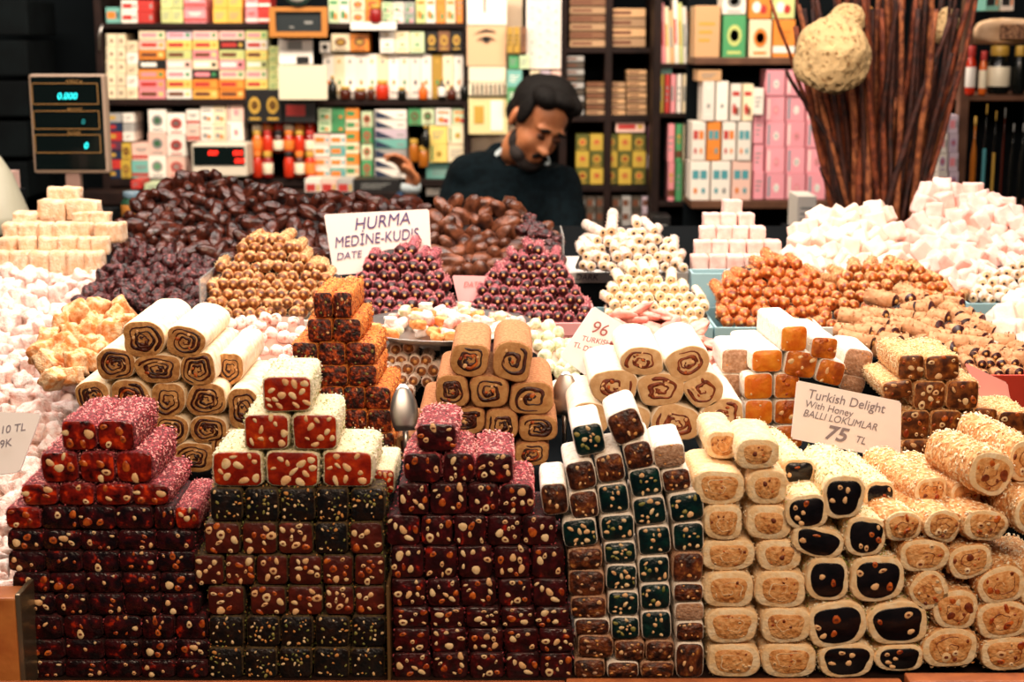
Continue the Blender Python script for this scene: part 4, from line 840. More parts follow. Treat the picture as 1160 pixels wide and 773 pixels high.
# ------------------------------------------------------------------ the shop behind: shelves and packed goods
YS = 5.0
def prism(x0, x1, yt, yb, Y, dep, m, name, parent=None, bev=.002):
    a, b2 = P(x0, yb, Y), P(x1, yt, Y); return box_obj(name, a.x, b2.x, Y, Y + dep, a.z, b2.z, m, parent, bev)
def shelf_unit(lab, Y, x0, x1, boards, dep, m, posts=(), back=True, backm=None, topz=2.1, thick=7, upd=None):
    o = link('display_shelf', None, None, (0, Y, 0)); tag(o, lab, 'shelf'); xa, xb = P(x0, 100, Y).x, P(x1, 100, Y).x
    def add(n, a, b, c, d, e, f, mm):
        bm = bmesh.new(); box(bm, a, b, c, d, e, f, 0, .002); link(n, mesh_of(bm, n, [mm], False), o)
    for yt, th in boards: z1 = P(0, yt, Y).z; add('shelf_board', xa, xb, -.01, dep, z1 - th / F * Y, z1, m)
    for px in posts: q = P(px, 100, Y).x; add('upright', q - .012, q + .012, -.012, upd or dep, 0, topz, m)
    if back: add('back_panel', xa, xb, dep, dep + .015, 0, topz, backm or darkw)
    return o
shelf_unit('long dark wall shelf unit of packed goods behind the shopkeeper', YS, 112, 530, [(26, 6), (112, 7), (203, 8)], .26, shelfm, (116, 529))
shelf_unit('dark shelf unit of flat brown packs beyond the shopkeeper', YS, 636, 742, [(54, 6), (131, 7), (210, 7), (286, 7)], .26, shelfm, (638, 689, 741))
shelf_unit('brown shelf of white and pink cartons beside the sticks', 4.6, 786, 960, [(65, 8), (227, 9)], .2, shelfb, (), True, darkw)
shelf_unit('narrow side shelf of books and leaning packs', 4.84, 742, 786, [(72, 5), (128, 5), (228, 6)], .13, shelfm, (744,), True, darkw)
shelf_unit('wooden shelf of jars and bottles at the edge of the stall', 3.7, 1091, 1200, [(108, 6), (235, 6)], .24, shelfb, (1092,), True, darkw, 2.0, 7, .02)
# carton shapes: a box one unit wide, deep and high with its printing; body colour comes from the object
inks = {k: mat('print_' + k, h, rough=.45) for k, h in dict(red='#b8322c', green='#3f8a54', orange='#e07c2c', navy='#1c2a44', gold='#c49a3c', grey='#8c8c88', black='#141414', cream='#f4e6c8', teal='#4c98a0', pink='#e88c94', white='#f4ece2', brown='#6b3c24', lime='#c4cc78', lilac='#b09ab8').items()}
def carton_mesh(kind, cols, rng):
    bm = bmesh.new(); box(bm, -.5, .5, 0, 1, 0, 1, 0, .012)
    def pr(x0, x1, z0, z1, c):
        v = [bm.verts.new(q) for q in ((x0, -.004, z0), (x1, -.004, z0), (x1, -.004, z1), (x0, -.004, z1))]; bm.faces.new(v).material_index = c
    def ov(cx, cz, rx, rz, c, n=12):
        v = [bm.verts.new((cx + rx * math.cos(2 * math.pi * k / n), -.006, cz + rz * math.sin(2 * math.pi * k / n))) for k in range(n)]; bm.faces.new(v).material_index = c
    def tri(a, b, c, k):
        bm.faces.new([bm.verts.new((x, -.006, z)) for x, z in (a, b, c)]).material_index = k
    if kind == 'band': pr(-.5, .5, .12, .3, 1); pr(-.3, .3, .62, .72, 2); pr(-.22, .22, .5, .56, 2)
    elif kind == 'photos':
        for i in range(2): pr(-.4 + .42 * i, -.06 + .42 * i, .55, .78, 1 + (i + rng.randrange(2)) % 2); ov(-.23 + .42 * i, .25, .1, .08, 1 + i)
    elif kind == 'oval': ov(0, .52, .32, .26, 1); ov(0, .52, .2, .15, 2); pr(-.3, .3, .08, .15, 1)
    elif kind == 'lines':
        for k in range(3): pr(-.34, .1 + .1 * k, .3 + .16 * k, .36 + .16 * k, 1)
    elif kind == 'flat': pr(-.42, .18, .28, .72, 1); pr(.26, .42, .3, .7, 2)
    elif kind == 'wedge': tri((-.48, .1), (.1, .1), (-.48, .92), 1); pr(.2, .42, .35, .5, 2)
    elif kind == 'fruit': ov(-.15, .32, .2, .16, 1); ov(.16, .26, .16, .13, 2); pr(-.36, .36, .68, .8, 1)
    elif kind == 'flower': ov(.05, .45, .16, .18, 1, 6); ov(.05, .45, .07, .08, 2); pr(-.4, -.3, .1, .9, 2)
    elif kind == 'spine': pr(-.44, .1, .3, .7, 1)
    elif kind == 'tall': pr(-.12, .12, .8, .88, 1); ov(0, .38, .14, .06, 2); pr(-.3, .3, .14, .18, 1)
    bm.faces.ensure_lookup_table()
    return mesh_of(bm, 'carton_' + kind, [CARD] + [inks[c] for c in cols], False)
CM = {}
def cart(kind, cols):
    k = (kind, cols)
    if k not in CM: CM[k] = carton_mesh(kind, cols, random.Random(len(CM)))
    return CM[k]
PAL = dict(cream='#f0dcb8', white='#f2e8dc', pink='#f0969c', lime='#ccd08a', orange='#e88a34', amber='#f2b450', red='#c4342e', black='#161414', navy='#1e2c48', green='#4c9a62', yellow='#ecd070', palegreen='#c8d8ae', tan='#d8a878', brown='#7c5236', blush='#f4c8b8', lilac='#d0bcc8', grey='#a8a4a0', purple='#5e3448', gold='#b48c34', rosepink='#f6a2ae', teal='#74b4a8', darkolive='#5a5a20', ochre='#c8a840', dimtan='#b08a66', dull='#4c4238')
NMW = dict(palegreen='pale green', rosepink='rose pink', darkolive='olive', dimtan='dull tan', dull='dim grey-brown')
BR = random.Random(31)
def blk(x0, x1, y0, y1, nx, ny, cols, kinds, word, where, Y=YS, dep=.12, cat='package', name='carton', grp=None, gx=.5, gy=.4):
    """nx columns and ny layers of packs standing on one another"""
    for r in range(ny):
        for c in range(nx):
            xa, xb = x0 + (x1 - x0) * c / nx + gx, x0 + (x1 - x0) * (c + 1) / nx - gx; yb, yt = y1 - (y1 - y0) * r / ny, y1 - (y1 - y0) * (r + 1) / ny + gy
            col = cols[(c + r * nx) % len(cols)] if len(cols) != nx else cols[c]
            if len(cols) == ny and nx == 1: col = cols[r]
            kd = kinds[(c + r) % len(kinds)]
            a, b2 = P(xa, yb, Y), P(xb, yt, Y); o = link(name, cart(*kd), None, ((a.x + b2.x) / 2, Y + BR.uniform(0, .006), a.z), (0, 0, 0), (b2.x - a.x, dep, b2.z - a.z))
            h = lin(PAL[col]); j = BR.uniform(.88, 1.08); o.color = (min(1, h[0] * j), min(1, h[1] * j), min(1, h[2] * j), 1)
            cn = NMW.get(col, col)
            if nx == 1 and ny == 1: lab = f'{cn} {word} {where}'
            elif ny == 1: lab = f'{cn} {word}, {ORD[c + 1]} from left, {where}'
            elif nx == 1: lab = f'{cn} {word}, {ORD[r + 1]} from bottom, {where}'
            else: lab = f'{cn} {word}, column {["", "one", "two", "three", "four", "five", "six", "seven"][c + 1]}, layer {["", "one", "two", "three", "four", "five", "six", "seven"][r + 1]}, {where}'
            tag(o, lab, cat, grp or f'{word}s {where}')
W1, W2, W3 = 'on top wall shelf', 'on middle wall shelf', 'on lower wall shelf'
B1, B2, B3, B4, B5 = ('band', ('red', 'grey')), ('photos', ('orange', 'teal')), ('oval', ('red', 'gold')), ('lines', ('grey',)), ('flat', ('red', 'gold'))
# top shelf
blk(120, 136, 8, 26, 1, 1, ['teal'], [('flat', ('orange', 'navy'))], 'jar box', f'at the end {W1}')
blk(137, 174, 0, 26, 2, 2, ['white', 'red'], [('flat', ('red', 'grey'))], 'small carton', f'next to jar box {W1}')
blk(182, 207, -8, 26, 2, 2, ['lime'], [B4], 'tea carton', f'{W1}')
blk(208, 233, -8, 26, 1, 2, ['pink', 'pink'], [('band', ('red', 'white'))], 'carton', f'beside lime tea {W1}')
blk(241, 274, -8, 26, 2, 2, ['amber'], [B4], 'carton', f'in the amber group {W1}')
blk(278, 306, -8, 26, 2, 2, ['pink', 'red'], [('band', ('white', 'red'))], 'carton', f'next to the chalkboard {W1}')
blk(372, 396, -6, 27, 2, 1, ['palegreen', 'white'], [('fruit', ('green', 'orange'))], 'carton', f'just past the chalkboard {W1}')
blk(397, 430, -2, 27, 2, 2, ['cream', 'orange'], [B3], 'carton', f'above the shelf label {W1}')
blk(432, 470, 2, 27, 3, 2, ['palegreen', 'white', 'grey'], [('fruit', ('green', 'pink'))], 'carton', f'past the shelf label {W1}')
blk(471, 516, -6, 27, 4, 1, ['lime', 'white', 'orange', 'cream'], [('fruit', ('orange', 'green'))], 'carton', f'near the far post {W1}')
blk(517, 525, -10, 27, 1, 1, ['orange'], [B4], 'narrow carton', f'against the far post {W1}')
# middle shelf
blk(120, 142, 38, 112, 2, 5, ['cream'], [('flower', ('brown', 'grey'))], 'flowered carton', f'{W2}')
blk(143, 156, 46, 112, 1, 5, ['cream', 'white', 'cream', 'white', 'cream'], [('lines', ('brown',))], 'slim carton', f'{W2}')
for q, (a, b2, cs) in enumerate([(157, 187, ['pink', 'pink', 'orange', 'black', 'orange', 'blush', 'cream']), (188, 217, ['white', 'yellow', 'white', 'blush', 'lime', 'yellow', 'lilac']), (218, 247, ['amber', 'orange', 'black', 'cream', 'pink', 'yellow', 'blush']), (248, 277, ['orange', 'orange', 'cream', 'pink', 'lime', 'black', 'blush']), (278, 303, ['orange', 'yellow', 'cream', 'lime', 'yellow', 'white', 'lime'])]):
    blk(a, b2, 34, 112, 1, 7, cs, [('flat', ('brown', 'lime')), ('flat', ('red', 'gold')), ('flat', ('pink', 'green')), ('flat', ('white', 'black'))], 'flat pack', f'in flat stack {["one", "two", "three", "four", "five"][q]} {W2}')
blk(304, 316, 52, 112, 1, 6, ['lime'] * 6, [('lines', ('green',))], 'slim pack', f'beside the blank notice {W2}')
blk(375, 418, 38, 58, 2, 1, ['cream', 'orange'], [('oval', ('brown', 'gold'))], 'cube carton', f'above tall boxes {W2}')
blk(362, 374, 47, 60, 1, 1, ['white'], [('oval', ('black', 'gold'))], 'little carton', f'beside the cube cartons {W2}')
blk(430, 481, 35, 60, 3, 1, ['white', 'cream', 'palegreen'], [('tall', ('gold', 'green'))], 'upper carton', f'above tall boxes {W2}')
blk(482, 524, 34, 58, 3, 1, ['black', 'brown', 'black'], [('oval', ('gold', 'brown'))], 'gift box with gold seal', f'above tall boxes {W2}')
blk(366, 526, 61, 113, 13, 1, ['white', 'cream', 'white', 'white', 'white', 'cream', 'white', 'white', 'white', 'white', 'gold', 'cream', 'white'], [('tall', ('grey', 'orange')), ('tall', ('gold', 'green')), ('tall', ('grey', 'navy'))], 'tall bottle box', f'{W2}', YS + .02)
# lower shelf
blk(120, 138, 128, 202, 1, 7, ['navy', 'red', 'navy', 'purple', 'red', 'navy', 'grey'], [('spine', ('gold',)), ('spine', ('red',))], 'book', f'in the book stack {W3}', name='book', cat='book')
blk(139, 152, 128, 160, 1, 3, ['white', 'grey', 'white'], [B4], 'small box', f'above yellow tins {W3}')
blk(137, 148, 162, 202, 1, 2, ['ochre', 'ochre'], [('oval', ('brown', 'gold'))], 'tin', f'beside the book stack {W3}')
blk(149, 170, 162, 202, 1, 2, ['teal', 'blush'], [B1], 'carton', f'above green base {W3}')
blk(168, 188, 124, 202, 1, 3, ['white', 'blush', 'white'], [('oval', ('grey', 'green'))], 'carton', f'in the second column {W3}')
blk(189, 210, 128, 202, 1, 3, ['blush', 'white', 'white'], [('oval', ('red', 'grey'))], 'carton', f'with red mark {W3}')
blk(211, 226, 124, 160, 1, 2, ['blush', 'white'], [B1], 'carton', f'above the weighing scale, first pair {W3}')
blk(227, 256, 120, 160, 2, 2, ['white', 'cream'], [('fruit', ('grey', 'orange'))], 'carton', f'above the weighing scale {W3}')
blk(257, 276, 115, 160, 1, 2, ['white', 'blush'], [('flower', ('pink', 'grey'))], 'carton', f'beside the black gift boxes {W3}')
blk(278, 319, 101, 139, 2, 1, ['black', 'black'], [('oval', ('gold', 'brown'))], 'gift box with gold seal', 'above the red jars', YS - .02)
blk(321, 357, 111, 139, 1, 1, ['black'], [('flat', ('red', 'black'))], 'gift box with red writing', 'above the red jars', YS - .02)
blk(360, 391, 122, 150, 2, 2, ['palegreen', 'green'], [('fruit', ('green', 'orange'))], 'fruit tea carton', f'{W3}')
blk(391, 407, 122, 200, 1, 6, ['cream', 'orange', 'cream', 'orange', 'cream', 'orange'], [('flat', ('green', 'orange'))], 'flat pack', f'in orange striped stack {W3}')
blk(409, 422, 126, 200, 1, 4, ['green', 'palegreen', 'green', 'palegreen'], [('oval', ('red', 'green'))], 'carton', f'in green column {W3}')
blk(424, 461, 124, 202, 1, 7, ['white', 'white', 'grey', 'teal', 'lilac', 'white', 'white'], [('wedge', ('navy', 'grey'))], 'flat box with dark wedge', f'{W3}')
blk(462, 492, 122, 142, 2, 1, ['green', 'palegreen'], [('oval', ('brown', 'green'))], 'carton', f'just above honey jars {W3}')
blk(493, 530, 122, 142, 2, 1, ['white', 'palegreen'], [('fruit', ('orange', 'red'))], 'carton', f'near the posters {W3}')
blk(486, 528, 142, 184, 2, 2, ['yellow', 'cream'], [('flower', ('gold', 'green')), B4], 'carton', f'behind the raised hand {W3}')
blk(355, 392, 152, 203, 2, 4, ['white', 'teal', 'blush', 'white'], [('flat', ('orange', 'teal'))], 'flat pack', 'in pale stack by the red jars')
blk(345, 400, 203, 222, 3, 1, ['white', 'blush', 'grey'], [B5], 'box', 'on the table below the pale stack', YS - .15)
blk(482, 528, 186, 222, 1, 2, ['white', 'teal'], [B4], 'box', 'beside the raised hand', YS + .02)
# beyond the shopkeeper
for q, (a, b2, y0, y1, n, cs) in enumerate([(645, 688, -3, 53, 6, ['dimtan', 'brown']), (690, 732, 8, 53, 4, ['dimtan', 'tan']), (641, 662, 62, 130, 9, ['grey', 'dull']), (664, 686, 92, 130, 6, ['dimtan', 'brown']), (687, 709, 92, 130, 6, ['tan', 'dimtan']), (710, 733, 78, 130, 8, ['dimtan', 'tan'])]):
    blk(a, b2, y0, y1, 1, n, (cs * n)[:n], [('spine', ('brown',))], 'slab pack', f'in {ORD[q + 1]} stack of the brown pack shelves', name='slab_pack', gy=1.6)
blk(652, 732, 152, 209, 5, 3, ['darkolive', 'ochre'], [('oval', ('ochre' if 0 else 'gold', 'red'))], 'soap box', 'behind the shopkeeper', name='soap_box')
blk(733, 753, 140, 209, 1, 4, ['purple', 'lilac', 'purple', 'purple'], [('fruit', ('pink', 'white'))], 'purple box', 'at the end of soap boxes')
blk(697, 731, 137, 150, 1, 1, ['blush'], [B5], 'flat box', 'lying on the soap boxes')
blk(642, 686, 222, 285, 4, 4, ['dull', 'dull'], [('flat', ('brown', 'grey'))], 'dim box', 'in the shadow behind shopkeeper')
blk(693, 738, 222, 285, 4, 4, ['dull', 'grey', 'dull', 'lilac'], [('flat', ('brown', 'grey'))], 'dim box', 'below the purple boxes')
blk(762, 782, 226, 245, 1, 1, ['white'], [B4], 'small carton', 'beside the neat pink pyramid')
# side shelf with leaning books
for i in range(9):
    x = 747 + i * 5.0; o = link('leaning_book', cart('spine', (('grey', 'red', 'gold')[i % 3],)), None, P(x, 72, 4.845), (0, R(-3), 0), (.0125, .09, .2 - .012 * (i % 4))); o.color = (*lin(PAL[['white', 'pink', 'cream', 'tan', 'white', 'lime', 'white', 'orange', 'cream'][i]]), 1)
    tag(o, f'{["white", "pink", "cream", "tan", "white", "lime", "white", "orange", "cream"][i]} thin book, {ORD[i + 1]} from left in top row of the narrow side shelf', 'book', 'thin books on the side shelf')
blk(746, 786, 84, 128, 6, 1, ['ochre', 'red', 'pink', 'white', 'cream', 'grey'], [('spine', ('grey',)), B4], 'upright book', 'in lower row of narrow side shelf', 4.845, .1, name='book', cat='book')
blk(744, 762, 75, 84, 1, 1, ['teal'], [B4], 'flat book', 'lying on the narrow side shelf', 4.845, .1, name='book', cat='book')
blk(756, 782, 140, 228, 3, 2, ['pink', 'green', 'cream'], [('band', ('brown', 'gold')), B4], 'colourful packet', 'at foot of side shelf', 4.845, .1)
# carton shelf
blk(786, 817, 6, 65, 1, 1, ['tan'], [('lines', ('gold',))], 'large carton', 'beside green framed box', 4.6)
blk(818, 846, 17, 65, 1, 1, ['green'], [('oval', ('lime', 'green'))], 'framed box with round ornament', 'on the brown shelf', 4.6)
blk(818, 846, -12, 16, 1, 1, ['white'], [('oval', ('grey', 'white'))], 'carton with tree mark', 'above the green framed box', 4.6)
blk(848, 902, 22, 65, 2, 1, ['cream', 'orange'], [('oval', ('orange', 'red')), ('band', ('white', 'orange'))], 'carton', 'beside the sponge', 4.6)
blk(848, 902, -20, 21, 2, 1, ['orange', 'lime'], [('fruit', ('white', 'red'))], 'carton', 'above the cartons beside the sponge', 4.6)
blk(790, 818, 79, 92, 1, 1, ['tan'], [B4], 'small flat carton', 'on the white cartons', 4.6)
blk(795, 826, 92, 137, 2, 1, ['white', 'white'], [('tall', ('white', 'grey'))], 'plain tall carton', 'under the brown shelf', 4.6)
blk(827, 854, 95, 137, 2, 1, ['white', 'cream'], [('fruit', ('red', 'brown'))], 'tall carton with red crest', 'under the brown shelf', 4.6)
blk(783, 852, 138, 182, 4, 1, ['white', 'orange', 'white', 'white'], [('photos', ('red', 'orange')), ('photos', ('orange', 'teal'))], 'carton with small pictures', 'in upper row beside pink boxes', 4.6)
blk(781, 852, 183, 227, 3, 1, ['white', 'white', 'blush'], [('photos', ('orange', 'teal')), ('photos', ('teal', 'grey'))], 'carton with small pictures', 'in the lower row beside pink boxes', 4.6)
blk(853, 866, 100, 130, 1, 1, ['white'], [B4], 'narrow carton', 'against the pink boxes', 4.58)
blk(867, 936, 79, 226, 3, 5, ['rosepink'], [('flower', ('white', 'teal')), ('flower', ('pink', 'white'))], 'tall box', 'in the pink wall by the sticks', 4.6)
blk(853, 866, 131, 226, 1, 3, ['rosepink'] * 3, [B4], 'narrow pink box', 'at the side of the pink wall', 4.6)
blk(902, 926, 222, 262, 1, 1, ['white'], [B4], 'plain carton', 'under the pink boxes by the sticks', 3.6)
blk(1062, 1087, 130, 216, 2, 4, ['white', 'lilac'], [('flat', ('pink', 'grey')), ('oval', ('lilac', 'red'))], 'small carton', 'between the sticks and bottles', 3.66)
blk(738, 760, 245, 275, 1, 1, ['black'], [B4], 'black box', 'beside the pink pyramid at the back', 4.7)
# posters, notices, chalkboard
def flat_thing(name, x0, x1, y0, y1, Y, m, lab, cat, extras=(), th=.004):
    a, b2 = P(x0, y1, Y), P(x1, y0, Y); o = link(name, None, None, ((a.x + b2.x) / 2, Y, a.z)); tag(o, lab, cat); w2, h = (b2.x - a.x) / 2, b2.z - a.z
    bm = bmesh.new(); box(bm, -w2, w2, 0, th, 0, h, 0, .001); link('sheet', mesh_of(bm, 'sheet', [m], False), o)
    for nm, px0, px1, py0, py1, mm, dy in extras:
        bm = bmesh.new(); p0, p1 = P(px0, py1, Y), P(px1, py0, Y); box(bm, p0.x - o.location.x, p1.x - o.location.x, -dy, 0, p0.z - a.z, p1.z - a.z); link(nm, mesh_of(bm, nm, [mm], False), o)
    return o
I = inks
prism(531, 592, -30, 300, 5.03, .02, mat('pale_back_board', '#cbb49a', rough=.8), 'trim_1')['kind'] = 'structure'
ep = flat_thing('eye_poster', 529, 573, 29, 75, 4.97, mat('tan_poster', '#e0b48c', rough=.6), 'tan poster showing one eye and eyebrow beside the shopkeeper', 'poster')
bm = bmesh.new(); ed = P(551, 46, 4.965) - ep.location
for i in range(14):
    t0, t1 = i / 14, (i + 1) / 14; f = lambda t, h: (ed.x - .035 + .07 * t, -.006, ed.z + h * math.sin(math.pi * t))
    bm.faces.new([bm.verts.new(q) for q in (f(t0, .006), f(t1, .006), f(t1, .0135), f(t0, .0135))])
    g2 = lambda t, h: (ed.x - .045 + .075 * t, -.006, ed.z + .018 + h * math.sin(math.pi * t * .8))
    bm.faces.new([bm.verts.new(q) for q in (g2(t0, .012), g2(t1, .012), g2(t1, .018), g2(t0, .018))])
v = [bm.verts.new((ed.x + .011 * math.cos(k * .6283), -.006, ed.z + .003 + .009 * math.sin(k * .6283))) for k in range(10)]; bm.faces.new(v)
link('eye_drawing', mesh_of(bm, 'eye_drawing', [I['black']], False), ep)
flat_thing('paper_notice', 316, 370, 74, 113, 4.93, mat('notice_paper', '#e4d8bc', rough=.8), 'blank cream paper notice pinned on the middle shelf', 'notice')
flat_thing('picture_card', 316, 354, 44, 73, 4.94, I['white'], 'white picture card with grey figures above the blank notice', 'card', [('grey_figure', 326, 342, 46, 56, I['grey'], .002), ('dark_figure', 336, 350, 64, 72, I['black'], .002)])
flat_thing('shelf_label', 397, 449, 25, 34, 4.97, I['white'], 'long white label strip on the edge of the top shelf', 'label')
flat_thing('pencil_tray', 531, 574, 94, 108, 4.96, I['cream'], 'cream display strip with a row of small cosmetic pencils', 'display', [('pencil', 535 + 5 * i, 537 + 5 * i, 95, 107, I['brown' if i % 2 else 'black'], .006) for i in range(8)])
flat_thing('cream_poster', 531, 573, 76, 93, 4.97, I['cream'], 'small cream poster strip directly under the eye poster', 'poster')
flat_thing('floral_poster', 531, 575, 110, 152, 4.97, mat('yellow_poster', '#e8d49a', rough=.6), 'pale yellow poster with a scribbled flower beside the shopkeeper', 'poster', [('flower_print', 537, 548, 120, 140, I['gold'], .002), ('white_print', 556, 570, 114, 148, I['white'], .002)])
flat_thing('white_poster', 529, 574, -12, 28, 4.97, I['white'], 'white poster with thin dark hanging line above the eye poster', 'poster', [('hanging_line', 548, 550, -12, 14, I['brown'], .002)])
flat_thing('dotted_paper', 596, 636, -12, 78, 4.96, mat('dotted_sheet', '#f0e4da', '#e8d8cc', 60, .7), 'large white dotted paper sheet hanging above the shopkeeper', 'poster', [('dot_print', 602 + 9 * (i % 4), 603.5 + 9 * (i % 4), 8 + 13 * (i // 4) + 4 * (i % 2), 9.5 + 13 * (i // 4) + 4 * (i % 2), I['brown'], .002) for i in range(20)])
blk(574, 597, 30, 60, 3, 1, ['gold', 'gold', 'brown'], [('lines', ('black',))], 'perfume box', 'hanging above the shopkeeper', 4.93, .04)
blk(576, 600, 62, 78, 2, 1, ['green', 'palegreen'], [B4], 'small box', 'below the perfume boxes', 4.94, .04)
blk(574, 592, 79, 118, 1, 2, ['green', 'teal'], [('lines', ('white',))], 'upright box', 'beside the shopkeeper hair', 4.93, .04)
blk(600, 636, 80, 95, 3, 1, ['cream', 'lilac', 'blush'], [B4], 'little packet', 'just above the shopkeeper hair', 4.94, .04)
cb = flat_thing('chalkboard', 311, 366, 12, 37, 4.9, mat('slate', '#101c20', rough=.5), 'small black chalkboard in orange wooden frame on the top shelf', 'chalkboard', [('frame', 306, 371, 8, 13, mat('frame_wood', '#b8742c', rough=.5), .012), ('frame', 306, 371, 36, 42, MATS['frame_wood'], .012), ('frame', 306, 312, 13, 36, MATS['frame_wood'], .012), ('frame', 365, 371, 13, 36, MATS['frame_wood'], .012), ('chalk_mark', 345, 354, 24, 27, I['grey'], .001), ('chalk_mark', 328, 333, 30, 31.5, I['grey'], .001)])
c0 = P(337, -10, 4.88); bm = bmesh.new(); lathe(bm, [(.001, -.004), (.035, -.004), (.042, -.006), (.046, -.002), (.046, .01), (.001, .01)], 28)
for v in bm.verts: v.co = Vector((v.co.x, v.co.z, v.co.y))
cl = link('round_clock', mesh_of(bm, 'round_clock', [mat('clock_rim', '#1c3c34', rough=.4)]), None, c0); tag(cl, 'round dark-rimmed clock just above the chalkboard', 'clock')
bm = bmesh.new(); lathe(bm, [(.001, 0), (.034, 0), (.034, -.004), (.001, -.004)], 24)
for v in bm.verts: v.co = Vector((v.co.x, -.009 + v.co.z, v.co.y))
link('dial', mesh_of(bm, 'dial', [I['white']]), cl)
# jars and bottles
def bottle_mesh(prof, n, m, name): bm = bmesh.new(); lathe(bm, prof, n); return mesh_of(bm, name, [m])
jarP = [(.42, 0), (.5, .06), (.5, .62), (.4, .74), (.34, .78), (.34, .8)]; lidP = [(.38, .79), (.4, .81), (.4, .97), (.36, 1.0)]; labP = [(.505, .16), (.515, .17), (.515, .56), (.505, .57)]
botP = [(.42, 0), (.5, .05), (.5, .55), (.36, .66), (.17, .74), (.15, .92)]; capP = [(.16, .9), (.19, .91), (.19, 1.0), (.12, 1.0)]
def jar(x0, x1, y0, y1, Y, m, lm, labm, lab, cat='jar', grp=None, prof=jarP, cap=lidP, nm='glass_jar', n=14):
    a, b2 = P(x0, y1, Y), P(x1, y0, Y); w2, h = b2.x - a.x, b2.z - a.z
    o = link(nm, bottle_mesh([(r * w2, z * h) for r, z in prof], n, m, nm), None, ((a.x + b2.x) / 2, Y + w2 / 2, a.z)); tag(o, lab, cat, grp)
    link('lid', bottle_mesh([(r * w2, z * h) for r, z in cap], n, lm, 'lid'), o)
    if labm: link('paper_label', bottle_mesh([(r * w2, z * h) for r, z in labP], n, labm, 'paper_label'), o)
jm = {k: mat('jar_' + k, h, rough=.2) for k, h in dict(red='#c43018', orange='#d86420', brown='#4a1c10', dark='#10120f', amber='#a8601c', crimson='#8c1c1c').items()}
k = 0
for r, (yb, ht) in enumerate([(202, 30), (174, 26), (152, 18)]):
    for c in range(6):
        x = 285 + c * 12; w_ = 11; kk = ['red', 'crimson', 'orange', 'red', 'brown', 'red'][(c + r * 2) % 6]
        if r == 0 and c == 2: continue
        jar(x, x + w_, yb - ht, yb, YS - .03 + .03 * r, jm[kk], [I['orange'], I['gold'], I['red'], I['black']][(c + r) % 4], [None, I['orange'], I['cream']][(c * 2 + r) % 3], f'{dict(red="red", crimson="crimson", orange="orange", brown="brown")[kk]} jar, {ORD[c + 1]} from left in {["front", "second", "rear"][r]} row of red jars', 'jar', 'red jars below the black gift boxes')
for (x0, x1, y0, y1, kk, l) in [(371, 381, 86, 113, 'dark', 'dark bottle with red top beside the blank notice'), (384, 397, 98, 113, 'brown', 'squat brown jar, first in front of the tall boxes'), (400, 415, 100, 113, 'brown', 'squat brown jar, second in front of the tall boxes'), (416, 424, 98, 113, 'brown', 'narrow brown jar beside the red jar on middle shelf'), (425, 440, 91, 113, 'red', 'bright red jar in front of the tall boxes'), (450, 460, 99, 113, 'dark', 'small dark jar with gold lid in front of tall boxes'), (474, 484, 93, 113, 'orange', 'slim pale bottle in front of the tall boxes'), (496, 505, 88, 113, 'dark', 'tall dark bottle with white label on middle shelf'), (506, 517, 97, 113, 'brown', 'brown jar between two dark bottles on middle shelf'), (521, 531, 90, 113, 'dark', 'dark bottle at the end of middle shelf by the posters')]:
    jar(x0, x1, y0, y1, YS - .02, jm[kk], I['gold'], I['white'] if 'label' in l else None, l, 'jar' if 'jar' in l else 'bottle', None, botP if 'bottle' in l else jarP, capP if 'bottle' in l else lidP, 'small_bottle' if 'bottle' in l else 'glass_jar')
for (x0, x1, y0, y1, kk, l) in [(477, 487, 143, 168, 'dark', 'dark bottle above the honey jars behind the raised hand'), (463, 474, 158, 184, 'amber', 'amber honey jar beside the wedge boxes'), (474, 485, 166, 190, 'amber', 'amber honey jar behind the raised hand'), (418, 432, 5, 26, 'crimson', 'pinkish round jar on the top wall shelf')]:
    jar(x0, x1, y0, y1, YS - .04, jm[kk], I['gold'], None, l, 'jar' if 'jar' in l else 'bottle', None, botP if 'bottle' in l else jarP, capP if 'bottle' in l else lidP, 'small_bottle' if 'bottle' in l else 'glass_jar')
jar(135, 158, 218, 252, 3.0, mat('green_can', '#2c5840', rough=.4), mat('can_rim', '#7c98a8', rough=.3), mat('can_band', '#d08a3c', rough=.5), 'green tin with orange band beside the cream cubes', 'tin', None, nm='tin_can')
blk(148, 160, 204, 214, 1, 1, ['red'], [B4], 'small box', 'just above the green tin', 4.85); blk(163, 190, 208, 218, 1, 1, ['palegreen'], [B4], 'low box', 'on the table near the green tin', 4.85)
# right-hand jar shelf
for (x0, x1, y0, y1, kk, l, lbm) in [(1093, 1109, 52, 108, 'red', 'tall red syrup bottle at the start of the jar shelf', I['white']), (1109, 1121, 58, 108, 'orange', 'narrow orange syrup bottle with flower label on the jar shelf', I['cream']), (1121, 1150, 52, 107, 'dark', 'big dark jar with cream label on the jar shelf', I['cream']), (1148, 1166, 52, 107, 'dark', 'plain dark jar at the end of the jar shelf', None)]:
    jar(x0, x1, y0, y1, 3.68, jm[kk], I['gold'] if kk == 'dark' else I['red'], lbm, l, 'jar' if 'jar,' in l or 'big' in l or 'plain' in l else 'bottle', n=20)
for i, (x0, x1, y0, kk, lbm) in enumerate([(1097, 1110, 132, 'amber', None), (1110, 1121, 118, 'dark', 'teal'), (1121, 1131, 126, 'dark', 'gold'), (1131, 1141, 122, 'brown', None), (1141, 1152, 140, 'dark', None), (1152, 1164, 140, 'dark', None)]):
    jar(x0, x1, y0, 235, 3.68, jm[kk], I['gold'] if i < 3 else I['grey'], I[lbm] if lbm else None, f'tall {"amber" if kk == "amber" else "dark"} glass bottle, {ORD[i + 1]} from left under the jar shelf', 'bottle', 'tall bottles under the jar shelf', botP, capP, 'tall_bottle', 16)
